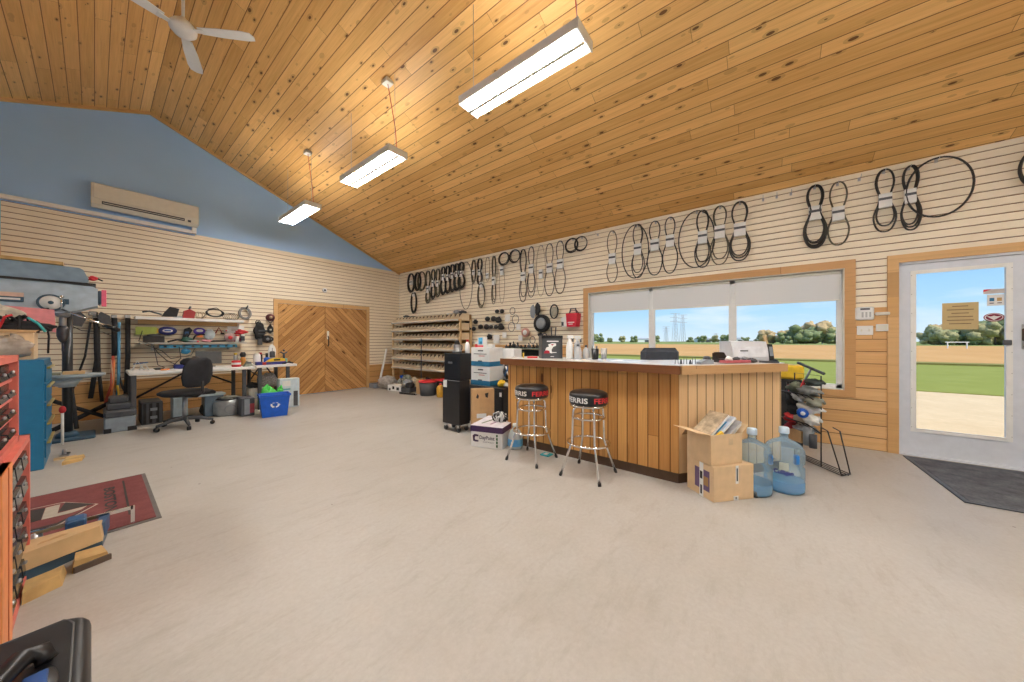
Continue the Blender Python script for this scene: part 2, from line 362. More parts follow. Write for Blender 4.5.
# ---------------- window ----------------
b = MB().m(M_trim)   # wooden casing
cw = .09; x0, x1 = XW - .02, XW + .0
b.box(x0, x1, WY0 - cw, WY1 + cw, WZ1, WZ1 + cw).box(x0, x1, WY0 - cw, WY1 + cw, WZ0 - cw * .8, WZ0).box(x0, x1, WY0 - cw, WY0, WZ0, WZ1).box(x0, x1, WY1, WY1 + cw, WZ0, WZ1)
win = struct(b.build('window_1'))
b = MB().m(M_cream)
f = .045
b.box(XW - .01, XW + T, WY0, WY0 + .012, WZ0, WZ1).box(XW - .01, XW + T, WY1 - .012, WY1, WZ0, WZ1).box(XW - .01, XW + T, WY0, WY1, WZ1 - .012, WZ1).box(XW - .01, XW + T, WY0, WY1, WZ0, WZ0 + .012)
b.build('window_jamb', None, win)
yA, yB_ = .36, 1.44
b = MB().m(M_white)
for a, c in ((WY0 + .012, yA), (yA, yB_), (yB_, WY1 - .012)):
    xx0, xx1 = XW + .07, XW + .12
    b.box(xx0, xx1, a, a + f, WZ0 + .012, WZ1 - .012).box(xx0, xx1, c - f, c, WZ0 + .012, WZ1 - .012).box(xx0, xx1, a, c, WZ0 + .012, WZ0 + .012 + f).box(xx0, xx1, a, c, WZ1 - .012 - f, WZ1 - .012)
b.build('window_frame', None, win)
M_glass = film('window_glass', (.97, .985, .98), .10, .01)
MB().box(XW + .093, XW + .098, WY0 + .02, WY1 - .02, WZ0 + .02, WZ1 - .02).build('window_pane', M_glass, win)
M_blind = film('roller_blind', (1, 1, 1), 0, .5, .80, (.80, .79, .77))
for k, (a, c, zb) in enumerate(((yB_ + .03, WY1 - .03, 1.76), (yA + .03, yB_ - .03, 1.75), (WY0 + .03, yA - .03, 1.74))):
    t = thing('roller_blind', ['white roller blind lowered over the narrow left pane of the wide window', 'white roller blind at the top of the middle window pane', 'white roller blind at the top of the right window pane, beside the thermostat'][k], 'blind', (XW + .04, (a + c) / 2, WZ1 - .035), 0, 'roller blinds of the wide window')
    h = (c - a) / 2
    MB().box(-.001, .001, -h, h, zb - WZ1 + .035, 0).build('blind_fabric', M_blind, t)
    MB().m(M_cream).cyl((0, -h, 0), (0, h, 0), .018).build('roller', None, t)
    MB().m(M_cream).box(-.006, .006, -h, h, zb - WZ1 + .02, zb - WZ1 + .036).build('bottom_bar', None, t)

# ---------------- right entry door ----------------
b = MB().m(M_trimx); cw = .085
b.box(XW - .02, XW, DY0 - cw, DY1 + cw * 0, DZ1 - .02, DZ1 + cw - .02).box(XW - .02, XW, DY1 - .0, DY1 + cw, 0, DZ1 + cw - .02).box(XW - .02, XW, DY0 - cw, DY0, 0, DZ1 - .02)
struct(b.build('trim_4'))
d = struct(MB().m(M_alu).box(XW + .0, XW + T, DY1 - .025, DY1, 0, DZ1 - .02).box(XW, XW + T, DY0, DY0 + .025, 0, DZ1 - .02).box(XW, XW + T, DY0, DY1, DZ1 - .045, DZ1 - .02).box(XW - .01, XW + T, DY0, DY1, 0, .02).build('door_1'), 'grey steel entry door with a tall glass pane')
gy0, gy1, gz0, gz1 = -1.86, -1.28, .29, 1.97; ly0, ly1 = DY0 + .028, DY1 - .028
b = MB().m(M_alu); X0, X1 = XW + .02, XW + .065
b.box(X0, X1, ly0, gy0, .02, DZ1 - .05).box(X0, X1, gy1, ly1, .02, DZ1 - .05).box(X0, X1, gy0, gy1, .02, gz0).box(X0, X1, gy0, gy1, gz1, DZ1 - .05)
b.build('door_leaf', None, d)
b = MB().m(M_white); q = .03
b.box(X0 - .012, X0, gy0 - q, gy0 + .008, gz0 - q, gz1 + q).box(X0 - .012, X0, gy1 - .008, gy1 + q, gz0 - q, gz1 + q).box(X0 - .012, X0, gy0, gy1, gz0 - q, gz0 + .008).box(X0 - .012, X0, gy0, gy1, gz1 - .008, gz1 + q)
b.m(M_dgrey)
for i in range(9):
    for yy in (gy0 - q + .006, gy1 + q - .006): b.ball((X0 - .012, yy, gz0 + i * .205 + .02), .003, n=6)
b.build('glazing_bead', None, d)
MB().box(X0 + .02, X0 + .026, gy0, gy1, gz0, gz1).build('door_pane', M_glass, d)
MB().m(M_dgrey).box(X0 - .03, X0 - .012, gy0 - .02, gy0 + .03, 1.20, 1.25, .004).build('latch_keeper', None, d)
hd = MB().m(M_steel).box(X0 - .012, X0, -1.985, -1.94, 1.16, 1.40, .004).build('lock_plate', None, d)
MB().m(mat('bronze', (.09, .06, .045), .4, .6)).box(X0 - .03, X0 - .012, -1.985, -1.935, 1.24, 1.36, .008).cyl((X0 - .05, -1.96, 1.19), (X0 - .012, -1.96, 1.19), .014).build('door_handle', None, hd)
# notices stuck to the pane
def notice(name, label, y0, y1, z0, z1, m): return thing(name, label, 'sign', (X0 + .018, 0, 0))
M_kraft = mat('kraft_notice', (.58, .44, .22), .8, var=.04)
n1 = thing('paper_notice', 'tan paper notice with lines of print taped to the door glass', 'notice', (X0 + .017, -1.585, 1.36))
MB().box(-.001, .001, -.115, .115, 0, .275).build('sheet', M_kraft, n1)
for k, (s, wd) in enumerate((('BUSINESS HOURS', .10), ('Please use the other door for parts', .17), ('and service while open', .11), ('Thank you for your patience', .16), ('and have a safe season', .17), ('Mon to Fri 8 to 5', .14))):
    MB().box(-.0025, -.0012, -wd / 2, wd / 2, .235 - k * .036, .243 - k * .036).build('print_line', mat('print_brown', (.20, .13, .07), .8), n1)
n2 = thing('oval_sticker', 'oval dark red and white sticker on the door glass', 'sticker', (X0 + .017, -1.79, 1.475))
pr = [(math.cos(2 * math.pi * k / 28), math.sin(2 * math.pi * k / 28)) for k in range(28)]
for nm, k, m, dx in (('border', 1.0, mat('maroon', (.22, .01, .04), .5), 0), ('ring', .88, M_paper, -.001), ('field', .78, mat('maroon', (.2, .01, .04), .5), -.002)):
    MB().prism([(x * .062 * k, z * .042 * k) for x, z in pr], 'x', dx - .001, dx).build(nm, m, n2)
MB().prism([(-.045, .014), (-.02, .008), (0, .016), (.02, .008), (.045, .014), (.02, -.010), (0, -.028), (-.02, -.010)], 'x', -.0045, -.0035).build('emblem', M_paper, n2)
n3 = thing('card_sticker', 'white card sticker with blue and gold squares above the oval sticker', 'sticker', (X0 + .017, -1.80, 1.59))
MB().box(-.001, .001, -.05, .05, 0, .11).build('card', M_paper, n3)
MB().m(M_teal).box(-.0025, -.001, .008, .036, .045, .078).m(M_woody).box(-.0025, -.001, -.036, -.008, .045, .078).m(M_dgrey).box(-.0025, -.001, .01, .036, .022, .03).box(-.0025, -.001, -.036, -.01, .022, .03).build('squares', None, n3)
n4 = thing('banner_sticker', 'narrow grey banner sticker with a red corner near the pane top', 'sticker', (X0 + .017, -1.79, 1.71))
MB().m(mat('banner_grey', (.55, .5, .48), .6)).box(-.001, .001, -.062, .062, 0, .045).m(M_red).prism([(.062, .045), (.01, .045), (.062, .02)], 'x', -.0025, -.001).build('banner', None, n4)

# ---------------- back double doors ----------------
b = MB().m(M_trimx); BX0, BX1, BZ = 2.45, 4.44, 2.07
b.box(BX0 - .08, BX0, YB - .02, YB + .016, 0, BZ + .08).box(BX1, BX1 + .08, YB - .02, YB + .016, 0, BZ + .08).box(BX0, BX1, YB - .02, YB + .016, BZ, BZ + .08)
struct(b.build('trim_5'))
xm = 3.41
d2 = struct(MB().m(M_doorL).box(BX0 + .005, xm - .004, YB - .012, YB + .014, .015, BZ - .005).build('door_2'), 'left leaf of the barn double door, rising diagonal boards')
d3 = struct(MB().m(M_doorR).box(xm + .004, BX1 - .005, YB - .012, YB + .014, .015, BZ - .005).build('door_3'), 'right leaf of the barn double door, falling diagonal boards')
MB().m(M_cream).box(xm + .04, xm + .09, YB - .02, YB - .012, 1.28, 1.48, .003).build('handle_plate', None, d3)
MB().m(M_blackm).tube([(xm + .065, YB - .02, 1.12), (xm + .065, YB - .055, 1.15), (xm + .065, YB - .055, 1.32), (xm + .065, YB - .02, 1.36)], .012).build('door_handle', None, d3)
tag(MB().m(M_white).lathe([(.05, 0), (.055, .01), (.05, .03), (.03, .035)], 20).m(M_dgrey).lathe([(.025, .033), (.02, .045)], 12).build('wall_detector', None, None, (3.40, YB - .002, 2.46)), 'small round white detector on the slats above the double door', 'detector').rotation_euler = (R(90), 0, 0)

# ---------------- AC unit and pipe cover ----------------
ac = thing('air_conditioner', 'cream split air conditioner mounted high on the blue gable wall', 'air conditioner', (.57, YB + .016, 3.33))
p = [(0, .02), (-.13, 0), (-.19, .05), (-.21, .15), (-.205, .33), (-.18, .37), (0, .375)]
MB().m(M_cream).loft([[(x, y, z) for y, z in p] for x in (-.60, .60)], False).m(mat('ac_side', (.62, .6, .5), .5)).box(-.606, -.6, -.19, 0, .03, .36).box(.6, .606, -.19, 0, .03, .36).build('casing', None, ac)
MB().m(M_dgrey).box(-.50, .42, -.205, -.16, .055, .10).build('air_outlet', None, ac)
MB().m(M_cream).box(-.49, .41, -.212, -.20, .07, .078).box(-.49, .41, -.214, -.19, .10, .106).build('louvre', None, ac)
MB().m(M_cream).box(-.58, .58, -.216, -.207, .13, .35, .004).build('front_panel', None, ac)
MB().m(M_dgrey).box(.46, .50, -.214, -.20, .05, .085).build('indicator', None, ac)
pc = MB().m(M_white).box(-1.1, 1.10, YB - .075, YB - .006, 3.215, 3.275, .006).box(1.10, 1.16, YB - .075, YB - .006, 3.22, 3.335, .006)
tag(pc.build('pipe_cover', None), 'long white pipe cover running under the air conditioner', 'pipe')

# ---------------- ceiling fan ----------------
fn = thing('ceiling_fan', 'white three-blade ceiling fan hanging from the ridge', 'fan', (.59, 4.98, 4.62))
MB().m(M_white).cyl((0, 0, .1), (0, 0, .53), .014).build('down_rod', None, fn)
MB().m(M_white).lathe([(.05, .47), (.06, .52), (.055, .56)]).build('ceiling_cup', None, fn)
MB().m(M_white).lathe([(.02, -.07), (.075, -.06), (.11, -.02), (.115, .02), (.08, .07), (.035, .11), (.02, .13)]).build('motor', None, fn)
for a in (-44, 73, 194):
    u = Vector((math.cos(R(a)), math.sin(R(a)))); v = Vector((-u.y, u.x))
    pr = [(.16, .045), (.35, .062), (.6, .068), (.68, .055), (.70, .0), (.68, -.055), (.6, -.068), (.35, -.062), (.16, -.045)]
    bl = MB().m(M_white).loft([[(u.x * s + v.x * w_, u.y * s + v.y * w_, .0 + z + w_ * .12) for s, w_ in pr] for z in (0, .007)], False).build('blade', None, fn)
    MB().m(M_white).loft([[(u.x * s + v.x * w_, u.y * s + v.y * w_, z + w_ * .12) for s, w_ in ((.07, .02), (.2, .03), (.2, -.03), (.07, -.02))] for z in (-.008, 0)], False).build('blade_bracket', None, bl)

# ---------------- fluorescent fixtures ----------------
def fixture(loc, label, up=True):
    t = thing('fluorescent_light', label, 'light', loc, 0, 'hanging fluorescent fixtures')
    h, L = .125, .61
    MB().m(M_white).loft([[(-h, y, .0), (-h, y, .07), (h, y, .07), (h, y, .0), (h - .006, y, 0), (h - .006, y, .06), (-h + .006, y, .06), (-h + .006, y, 0)] for y in (-L, L)], False) \
        .box(-h - .002, h + .002, -L - .012, -L, -.012, .072).box(-h - .002, h + .002, L, L + .012, -.012, .072).build('housing', None, t)
    MB().m(mat('reflector_white', (.85, .85, .83), .4)).prism([(-.035, .058), (0, .008), (.035, .058)], 'y', -L, L).build('reflector', None, t)
    MB().m(M_cream).box(-.018, .018, -L, L, -.028, -.012, .003).build('centre_bar', None, t)
    for x in (-h, h - .017): MB().m(M_cream).box(x, x + .017, -L, L, -.004, .002).build('rim', None, t)
    for x in (-.07, .07): MB().m(M_tube).box(x - .030, x + .030, -L + .03, L - .03, -.022, .012, .01).build('tube', None, t)
    if up: MB().m(M_up).box(-.05, .05, -L + .1, L - .1, .0705, .073).build('top_slot', None, t)  # glowing strip added to brighten the ceiling, no such opening seen
    zc = cz(loc[0] + 0.0) - loc[2]
    for y in (-L + .06, L - .06):
        MB().m(M_steel).cyl((0, y, .07), (0, y, zc - .002), .0022, n=5).build('hanger_wire', None, t)
    MB().m(M_red).tube([(.03, -L + .06, .07), (.02, -L + .08, .35), (.0, -L + .16, zc * .75), (0, -L + .22, zc - .03)], .004, 5).build('power_cord', None, t)
    MB().m(M_cream).box(-.05, .05, -L + .16, -L + .28, zc - .05, zc + .0, .004).build('ceiling_box', None, t)
    return t
Lx, Lz = 2.255, 3.5
fixture((Lx, 1.68, Lz), 'large near fluorescent fixture hanging at the top centre of the photo')
fixture((Lx, 4.12, Lz), 'middle fluorescent fixture hanging between the near and the far one')
fixture((Lx, 6.60, Lz), 'smallest farthest fluorescent fixture hanging by the blue gable')
# added fixtures out of view, in both rows, to brighten the room
fixture((Lx, -.76, Lz), 'fluorescent fixture of the right row, beside the entry door')
for k, y in enumerate((-2.0, 2.2)): fixture((-1.9, y, Lz), ['fluorescent fixture of the left row, nearest the front wall', 'fluorescent fixture of the left row, over the red cabinets'][k], False)
fixture((Lx, -3.2, Lz), 'fluorescent fixture of the right row, nearest the front wall')
#@@PART2
# ---------------- outside ----------------
GZ = -.15
M_grav = ground_mat('gravel_yard', (.68, .48, .28), (.78, .58, .36), (.58, .42, .25), 1.2)
M_grass = ground_mat('lawn_grass', (.25, .27, .05), (.33, .34, .08), (.20, .2, .04), 1.0)
M_field = ground_mat('stubble_field', (.56, .29, .10), (.66, .37, .15), (.46, .26, .09), .05, (1, 4, 1))
M_far = ground_mat('far_green_field', (.20, .26, .07), (.30, .31, .10), (.16, .2, .06), .02)
def gr(nm, x0, x1, m, z): return struct(MB().box(x0, x1, -400, 500, GZ - .3 + z, GZ + z).build(nm, m))
gr('ground_gravel', XW + T + .02, 14, M_grav, 0); gr('ground_grass', 14, 31, M_grass, .02); gr('ground_field', 31, 150, M_field, .01); gr('ground_far', 150, 900, M_far, .02)
struct(MB().box(29.5, 31.2, -400, 500, GZ, GZ + .12).build('ground_verge', ground_mat('verge_weeds', (.25, .22, .06), (.34, .27, .09), (.12, .16, .03), 2.)))
M_leaf = [mat('leaf_dark', (.20, .23, .10), .9, var=.4, scale=1.5), mat('leaf_olive', (.34, .31, .15), .9, var=.35, scale=1.5), mat('leaf_autumn', (.50, .36, .19), .9, var=.3, scale=1.5)]
M_bark = mat('bark', (.12, .09, .07), .9)
rt = random.Random(3)
def dirp(px):
    u = (px - 512) / 325.0; return (.614 * u + .789, -.789 * u + .614)
def outp(px, t): a, b_ = dirp(px); return (a * t, b_ * t)
treerow = [(932, 120, 7, 1), (941, 112, 8, 1), (950, 118, 7.5, 2), (959, 110, 8.5, 0), (968, 116, 8, 2), (977, 108, 9, 1), (986, 114, 10, 0), (995, 106, 11.5, 1), (1003, 110, 12, 0),
           (763, 170, 6, 1), (773, 165, 7, 2), (783, 160, 9, 0), (793, 165, 10, 1), (803, 158, 10.5, 0), (813, 162, 11, 2), (822, 160, 11, 1), (831, 156, 10.5, 0), (840, 160, 10, 1),
           (598, 330, 9, 0), (610, 340, 8, 0), (622, 330, 9, 1), (634, 345, 8, 0), (655, 330, 7, 0), (690, 340, 9, 0), (702, 330, 10, 0), (714, 345, 9, 1), (726, 335, 8, 0), (745, 300, 8, 0)]
for k, (px, t, h, kind) in enumerate(treerow):
    x, y = outp(px, t)
    t *= (1, 1.25, 1.5, .86)[k % 4]; h *= (1, 1.25, 1.5, .86)[k % 4] ** .9 * .74
    where = 'beyond the field through the door glass' if px > 900 else 'beyond the field through the right pane' if px > 750 else 'on the far horizon through the left and middle panes'
    tr = thing('tree', ['dark green', 'olive green', 'tan autumn'][kind] + ' tree ' + where + ', ' + (['first', 'second', 'third', 'fourth', 'fifth', 'sixth', 'seventh', 'eighth', 'ninth', 'tenth', 'eleventh'][k if k < 9 else k - 9 if k < 18 else k - 18]) + ' from the left', 'tree', (x, y, GZ), rt.uniform(0, 6), 'trees beyond the field')
    w = h * rt.uniform(.55, .75)
    MB().cyl((0, 0, 0), (0, 0, h * .45), .25, .15, 6).build('trunk', M_bark, tr)
    cb = MB()
    for q in range(22): cb.lump((rt.uniform(-w, w) * .85, rt.uniform(-w, w) * .6, h * rt.uniform(.14, .8)), w * .32, w * .32, h * .17, rt.random(), .5, 10, 7)
    cb.build('crown', M_leaf[kind], tr)
# farm buildings and lattice towers on the horizon
for k, (px, t, w, h, lab) in enumerate(((646, 380, 26, 5, 'long low white farm building on the horizon, left of the pylons'), (706, 360, 22, 5, 'long white shed on the horizon, right of the pylons'), (737, 340, 15, 5, 'small white shed on the horizon beside the right mullion'), (966, 140, 7, 4, 'white farmhouse among trees seen through the door glass'), (946, 138, 4.5, 3.2, 'small white shed left of the farmhouse beyond the field'))):
    x, y = outp(px, t); bd = thing('farm_building', lab, 'building', (x, y, GZ), R(-52))
    MB().box(-w / 2, w / 2, -4, 4, 0, h * .65).build('wall', M_paper, bd)
    MB().prism([(-4.4, h * .65), (4.4, h * .65), (0, h)], 'x', -w / 2 - .3, w / 2 + .3).build('roof', mat('roof_grey', (.35, .36, .38), .6), bd)
    MB().box(-w * .12, w * .12, -4.06, -3.99, 0, h * .5).build('barn_door', M_dgrey, bd)
for k, (px, t, h, lab) in enumerate(((675, 300, 27, 'left lattice pylon of the tall pair, middle window pane'), (682.5, 310, 26.5, 'right lattice pylon of the tall pair, middle window pane'), (666, 420, 20, 'small distant pylon left of the tall pair'), (716, 620, 16, 'faint far pylon near the right mullion'), (795, 500, 22, 'faint pylon above the trees in the right pane'))):
    x, y = outp(px, t); tw = thing('power_pylon', lab, 'pylon', (x, y, GZ), R(-52), 'transmission pylons')
    b = MB(); w = 2.0; r = .16 if t < 400 else .2
    for sx in (-1, 1):
        for sy in (-1, 1): b.cyl((sx * w, sy * w, 0), (sx * .7, sy * .7, h), r, n=4)
    for i in range(7):
        z0 = h * i / 7; z1 = h * (i + 1) / 7; a0 = w - (w - .7) * i / 7; a1 = w - (w - .7) * (i + 1) / 7
        b.cyl((-a0, -a0, z0), (a1, -a1, z1), r * .6, n=4).cyl((a0, -a0, z0), (-a1, -a1, z1), r * .6, n=4)
    b.build('lattice', mat('pylon_grey', (.42, .45, .5), .8), tw)
    b = MB()
    for z in (.72, .86, .99): b.cyl((-4.5, 0, h * z), (4.5, 0, h * z), r, n=4)
    b.build('cross_arm', mat('pylon_grey', (.42, .45, .5), .8), tw)
fs = thing('field_gate', 'low white rail on posts standing in the field, seen through the door', 'gate', (*outp(957, 60), GZ), R(-70))
MB().box(-1.6, 1.6, -.04, .04, 1.1, 1.25).build('rail', M_paper, fs)
for sx in (-1.3, 1.3): MB().box(sx - .06, sx + .06, -.06, .06, 0, 1.2).build('post', M_paper, fs)

# ---------------- counter ----------------
ct = thing('service_counter', 'pine-clad service counter with a pale laminate top, front and angled end', 'counter', (0, 0, 0))
CX, CY = 3.11, .59; EX, EY = 4.06, -.122; FY = 2.48
dv = Vector((EX - CX, EY - CY)).normalized(); nv = Vector((-dv.y, dv.x))      # inward normal of the angled end
if nv.y < 0: nv = -nv
MB().box(CX, CX + .03, CY, FY, .09, .97).build('front_panel', M_front, ct)
MB().m(M_kick).box(CX + .012, CX + .04, CY + .01, FY, 0, .09).build('kick_board', None, ct)
ang = math.atan2(dv.y, dv.x); ln = math.hypot(EX - CX, EY - CY)
ep = MB().box(0, ln, 0, .03, .09, .97).build('end_panel', M_end, ct); ep.location = (CX, CY, 0); ep.rotation_euler = (0, 0, ang)
kp = MB().box(.01, ln, .012, .04, 0, .09).build('kick_board', M_kick, ct); kp.location = (CX, CY, 0); kp.rotation_euler = (0, 0, ang)
# far end and inner faces
MB().m(M_wood).box(CX + .03, CX + .55, FY - .03, FY, 0, .97).box(CX + .53, CX + .55, CY + .4, FY, .0, .97).build('carcass', None, ct)
def off(p, d): return (p[0] + d[0], p[1] + d[1])
o = .055
c0 = (CX - o, FY + .05); c1 = (CX - o, CY - o * .45); e1 = (EX - .035 * dv.x - o * nv.x, EY - .035 * dv.y - o * nv.y)
e2 = (e1[0] + nv.x * .62, e1[1] + nv.y * .62); c2 = (CX + .57, CY + .38); c3 = (CX + .57, FY + .05)
poly = [c0, c1, e1, e2, c2, c3]
MB().m(M_lam).prism([(x, y) for x, y in poly], 'z', .97, 1.035).build('worktop', None, ct)
MB().m(M_edge).box(c0[0] - .018, c0[0], c1[1], c0[1], .955, 1.028).box(c0[0] - .018, c3[0], c0[1], c0[1] + .018, .955, 1.028).build('edge_trim', None, ct)
L2 = math.hypot(e1[0] - c1[0], e1[1] - c1[1]); a2 = math.atan2(e1[1] - c1[1], e1[0] - c1[0])
et = MB().box(0, L2 + .018, -.018, 0, .955, 1.028).build('end_edge_trim', M_edge2, ct); et.location = (c1[0], c1[1], 0); et.rotation_euler = (0, 0, a2)
TOP = 1.035

# ---------------- stools ----------------
def stool(loc, label, start):
    t = thing('bar_stool', label, 'stool', loc, 0, 'bar stools')
    st = MB().m(M_black).lathe([(.155, .655), (.175, .668), (.178, .70), (.176, .745), (.168, .762), (.14, .776), (.08, .782), (.02, .783)], 48).build('seat', None, t)
    MB().m(M_chrome).lathe([(.17, .64), (.172, .656), (.15, .658)], 40).build('seat_ring', None, t)
    for k in range(4):
        text('FERRIS', M_paper if k % 2 == 0 else M_red, st, Matrix.Translation((0, 0, .684)), w=.178 * R(73), h=.048, bold=.025, bend=(.1795, start + k * R(90))).name = 'seat_lettering'
    for k in range(4):
        c, s = math.cos(R(45 + 90 * k)), math.sin(R(45 + 90 * k))
        pr = [(.03, .635), (.09, .637), (.125, .625), (.143, .60), (.147, .56), (.155, .34), (.158, .30), (.175, .26), (.262, .02)]
        lg = MB().m(M_chrome).tube([(r * c, r * s, z) for r, z in pr], .0115, 8).build('leg', None, t)
        MB().m(M_black).cyl((.259 * c, .259 * s, .03), (.27 * c, .27 * s, 0), .015).build('foot_cap', None, lg)
    for r, z in ((.146, .535), (.192, .30)):
        MB().m(M_chrome).tube([((r) * math.cos(2 * math.pi * k / 40), r * math.sin(2 * math.pi * k / 40), z) for k in range(40)], .010, 8, True).build('foot_ring', None, t)
    return t
stool((2.83, 1.94, 0), 'black and chrome bar stool farther from the cardboard boxes, beside the purple-lidded box', R(214.4 - 89 - 0))
stool((2.83, 1.30, 0), 'black and chrome bar stool nearer the stacked cardboard boxes', R(204.7 - 74))

# ---------------- boxes at the counter corner ----------------
def carton(name, label, loc, rz, w, d_, h, m=M_card, flaps=None, group=None, tape=True, open_=False):
    t = thing(name, label, 'box', loc, rz, group)
    if open_:
        q = .005
        MB().m(m).box(0, w, 0, q, 0, h).box(0, w, d_ - q, d_, 0, h).box(0, q, q, d_ - q, 0, h).box(w - q, w, q, d_ - q, 0, h).box(0, w, 0, d_, 0, q).build('carton_body', None, t)
    else:
        MB().m(m).box(0, w, 0, d_, 0, h, .004).build('carton_body', None, t)
    return t
bz = math.atan2(-.24, .28)
lo = carton('cardboard_box', 'closed brown cardboard box on the floor at the counter corner', (2.91, .31, 0), bz, .37, .28, .272, M_cardp)
MB().m(M_paper).box(.20, .225, -.002, 0, .13, .27).box(.18, .225, -.002, 0, 0, .035).m(M_dgrey).box(.206, .219, -.0028, -.002, .15, .25).box(.196, .209, -.0028, -.002, .01, .028).build('shipping_label', None, lo)
MB().m(mat('box_print_purple', (.16, .10, .20), .7)).box(-.0015, 0, .04, .19, .06, .22).m(M_cardd).box(-.0022, -.0015, .05, .12, .10, .17).m(M_paper).box(-.0028, -.0015, .10, .14, .0, .27).m(M_black).box(-.0035, -.0028, .112, .13, .02, .09).box(-.0035, -.0028, .108, .134, .14, .2).build('printed_side', None, lo)
MB().m(mat('tape_tan', (.62, .45, .27), .35)).box(.0, .37, .125, .165, .2722, .273).build('packing_tape', None, lo)
up = carton('cardboard_box', 'open brown cardboard box full of magazines, stacked on the closed one', (2.925, .33, .2735), bz + .04, .30, .24, .235, M_cardp, open_=True)
def flap(par, pts, m=M_card):
    nrm = (Vector(pts[1]) - Vector(pts[0])).cross(Vector(pts[2]) - Vector(pts[0])).normalized() * .004
    return MB().m(m).loft([pts, [tuple(Vector(p) + nrm) for p in pts]], False).build('flap', None, par)
flap(up, [(0, 0, .235), (0, .24, .235), (-.13, .25, .262), (-.13, -.01, .262)], M_cardp)
flap(up, [(.30, 0, .235), (.30, .24, .235), (.345, .25, .30), (.345, -.01, .30)], M_cardp)
flap(up, [(0, .24, .235), (.30, .24, .235), (.30, .30, .16), (0, .30, .16)], M_cardd)
MB().m(mat('tape_tan', (.62, .45, .27), .35)).box(.17, .21, -.0012, 0, .15, .2).build('packing_tape', None, up)
RB = Matrix.Translation((2.925, .33, .2735)) @ Matrix.Rotation(bz + .04, 4, 'Z')
def mag(label, p0, tilt, w, h, th, mcov, lean):
    t = thing('magazine', label, 'magazine', (0, 0, 0)); t.matrix_world = RB @ Matrix.Translation(p0) @ Matrix.Rotation(R(lean), 4, 'Z') @ Matrix.Rotation(R(tilt), 4, 'Y')
    MB().m(M_paper).box(0, w, 0, h, 0, th, .002).build('page_block', None, t)
    MB().m(mcov).box(-.001, w, 0, h, th, th + .0015).box(-.0015, 0, 0, h, 0, th + .0015).build('cover', None, t); return t
mg = mag('tan catalogue leaning out of the open box, farthest back', (.035, .045, .19), -38, .27, .17, .020, mat('cover_tan', (.42, .33, .22), .5, var=.4, scale=25), 4)
mg = mag('pale blue and white catalogue leaning in the open box, in the middle', (.085, .035, .17), -40, .265, .165, .016, mat('cover_blue', (.55, .62, .72), .4, var=.35, scale=18), 0)
MB().m(M_lblue).box(.08, .2, .03, .10, .0178, .0184).build('cover_picture', None, mg)
mg = mag('grey magazine leaning in the open box, on the right', (.135, .03, .15), -40, .25, .165, .012, mat('cover_grey', (.45, .45, .47), .4, var=.3, scale=20), -3)
mg = mag('white leaflet in the open box, nearest the water bottles', (.18, .028, .15), -46, .20, .16, .005, M_paper, -5)
t = thing('yellow_booklet', 'small yellow booklet at the front of the open box', 'booklet', (0, 0, 0)); t.matrix_world = RB @ Matrix.Translation((.05, .012, .17)) @ Matrix.Rotation(R(-35), 4, 'Y')
MB().m(M_yellow).box(0, .11, 0, .022, 0, .03, .002).build('cover', None, t)
tag(MB().m(M_black).lathe([(.03, 0), (.034, .004), (.034, .045), (.03, .055), (.01, .056)], 20).build('tape_puck', None, None, (3.235, .07, 0)), 'small black round cap on the floor beside the closed cardboard box', 'cap')

# ---------------- water bottles ----------------
def bottle(loc, label, rz, water):
    t = thing('water_bottle', label, 'water bottle', loc, rz, 'five-gallon water bottles')
    pl = film('blue_polycarbonate', (.87, .96, 1.0), .22, .08, .22, (.62, .84, 1.0))
    s = .135
    pr = [(.05, .012), (s - .02, 0), (s - .002, .015), (s, .04), (s, .09), (s - .008, .10), (s, .11), (s, .20), (s - .012, .212), (s - .012, .232), (s, .245), (s, .30), (s - .006, .31), (s, .32), (s - .006, .35), (.115, .378), (.085, .402), (.05, .42), (.031, .432), (.028, .445), (.028, .475)]
    MB().m(pl).lathe(pr, 36).build('bottle_body', None, t)
    MB().m(mat('cap_paleblue', (.55, .68, .82), .4)).lathe([(.034, .47), (.036, .475), (.035, .515), (.03, .522)], 24).build('bottle_cap', None, t)
    MB().m(film('blue_base', (.55, .83, 1.0), .2, .1, .38, (.20, .60, 1.0))).lathe([(.05, .014), (s - .022, .004), (s - .004, .02), (s - .003, .04), (s - .003, .095)], 36, cap=False).build('bottle_base', None, t)
    MB().m(mat('deep_blue', (.02, .2, .6), .3)).box(-.018, .018, -s - .001, -s + .03, .25, .33, .008).build('grip', None, t).rotation_euler = (0, 0, R(-62))
    return t
bottle((3.335, .085, 0), 'blue water bottle between the cardboard boxes and the other bottle', R(60), 1)
bt = bottle((3.545, -.125, 0), 'blue water bottle nearer the wire rack, with a dark blue logo', R(10), 0)
text('Culligan', mat('logo_navy', (.03, .04, .22), .5), bt, Matrix.Translation((0, 0, .155)), w=.13, h=.045, bold=.045, bend=(.1385, R(140))).name = 'logo'
MB().m(mat('sticker_clear', (.55, .58, .5), .4)).box(-.139, -.136, -.03, .03, .2, .26).build('sticker', None, bt).rotation_euler = (0, 0, R(-12))

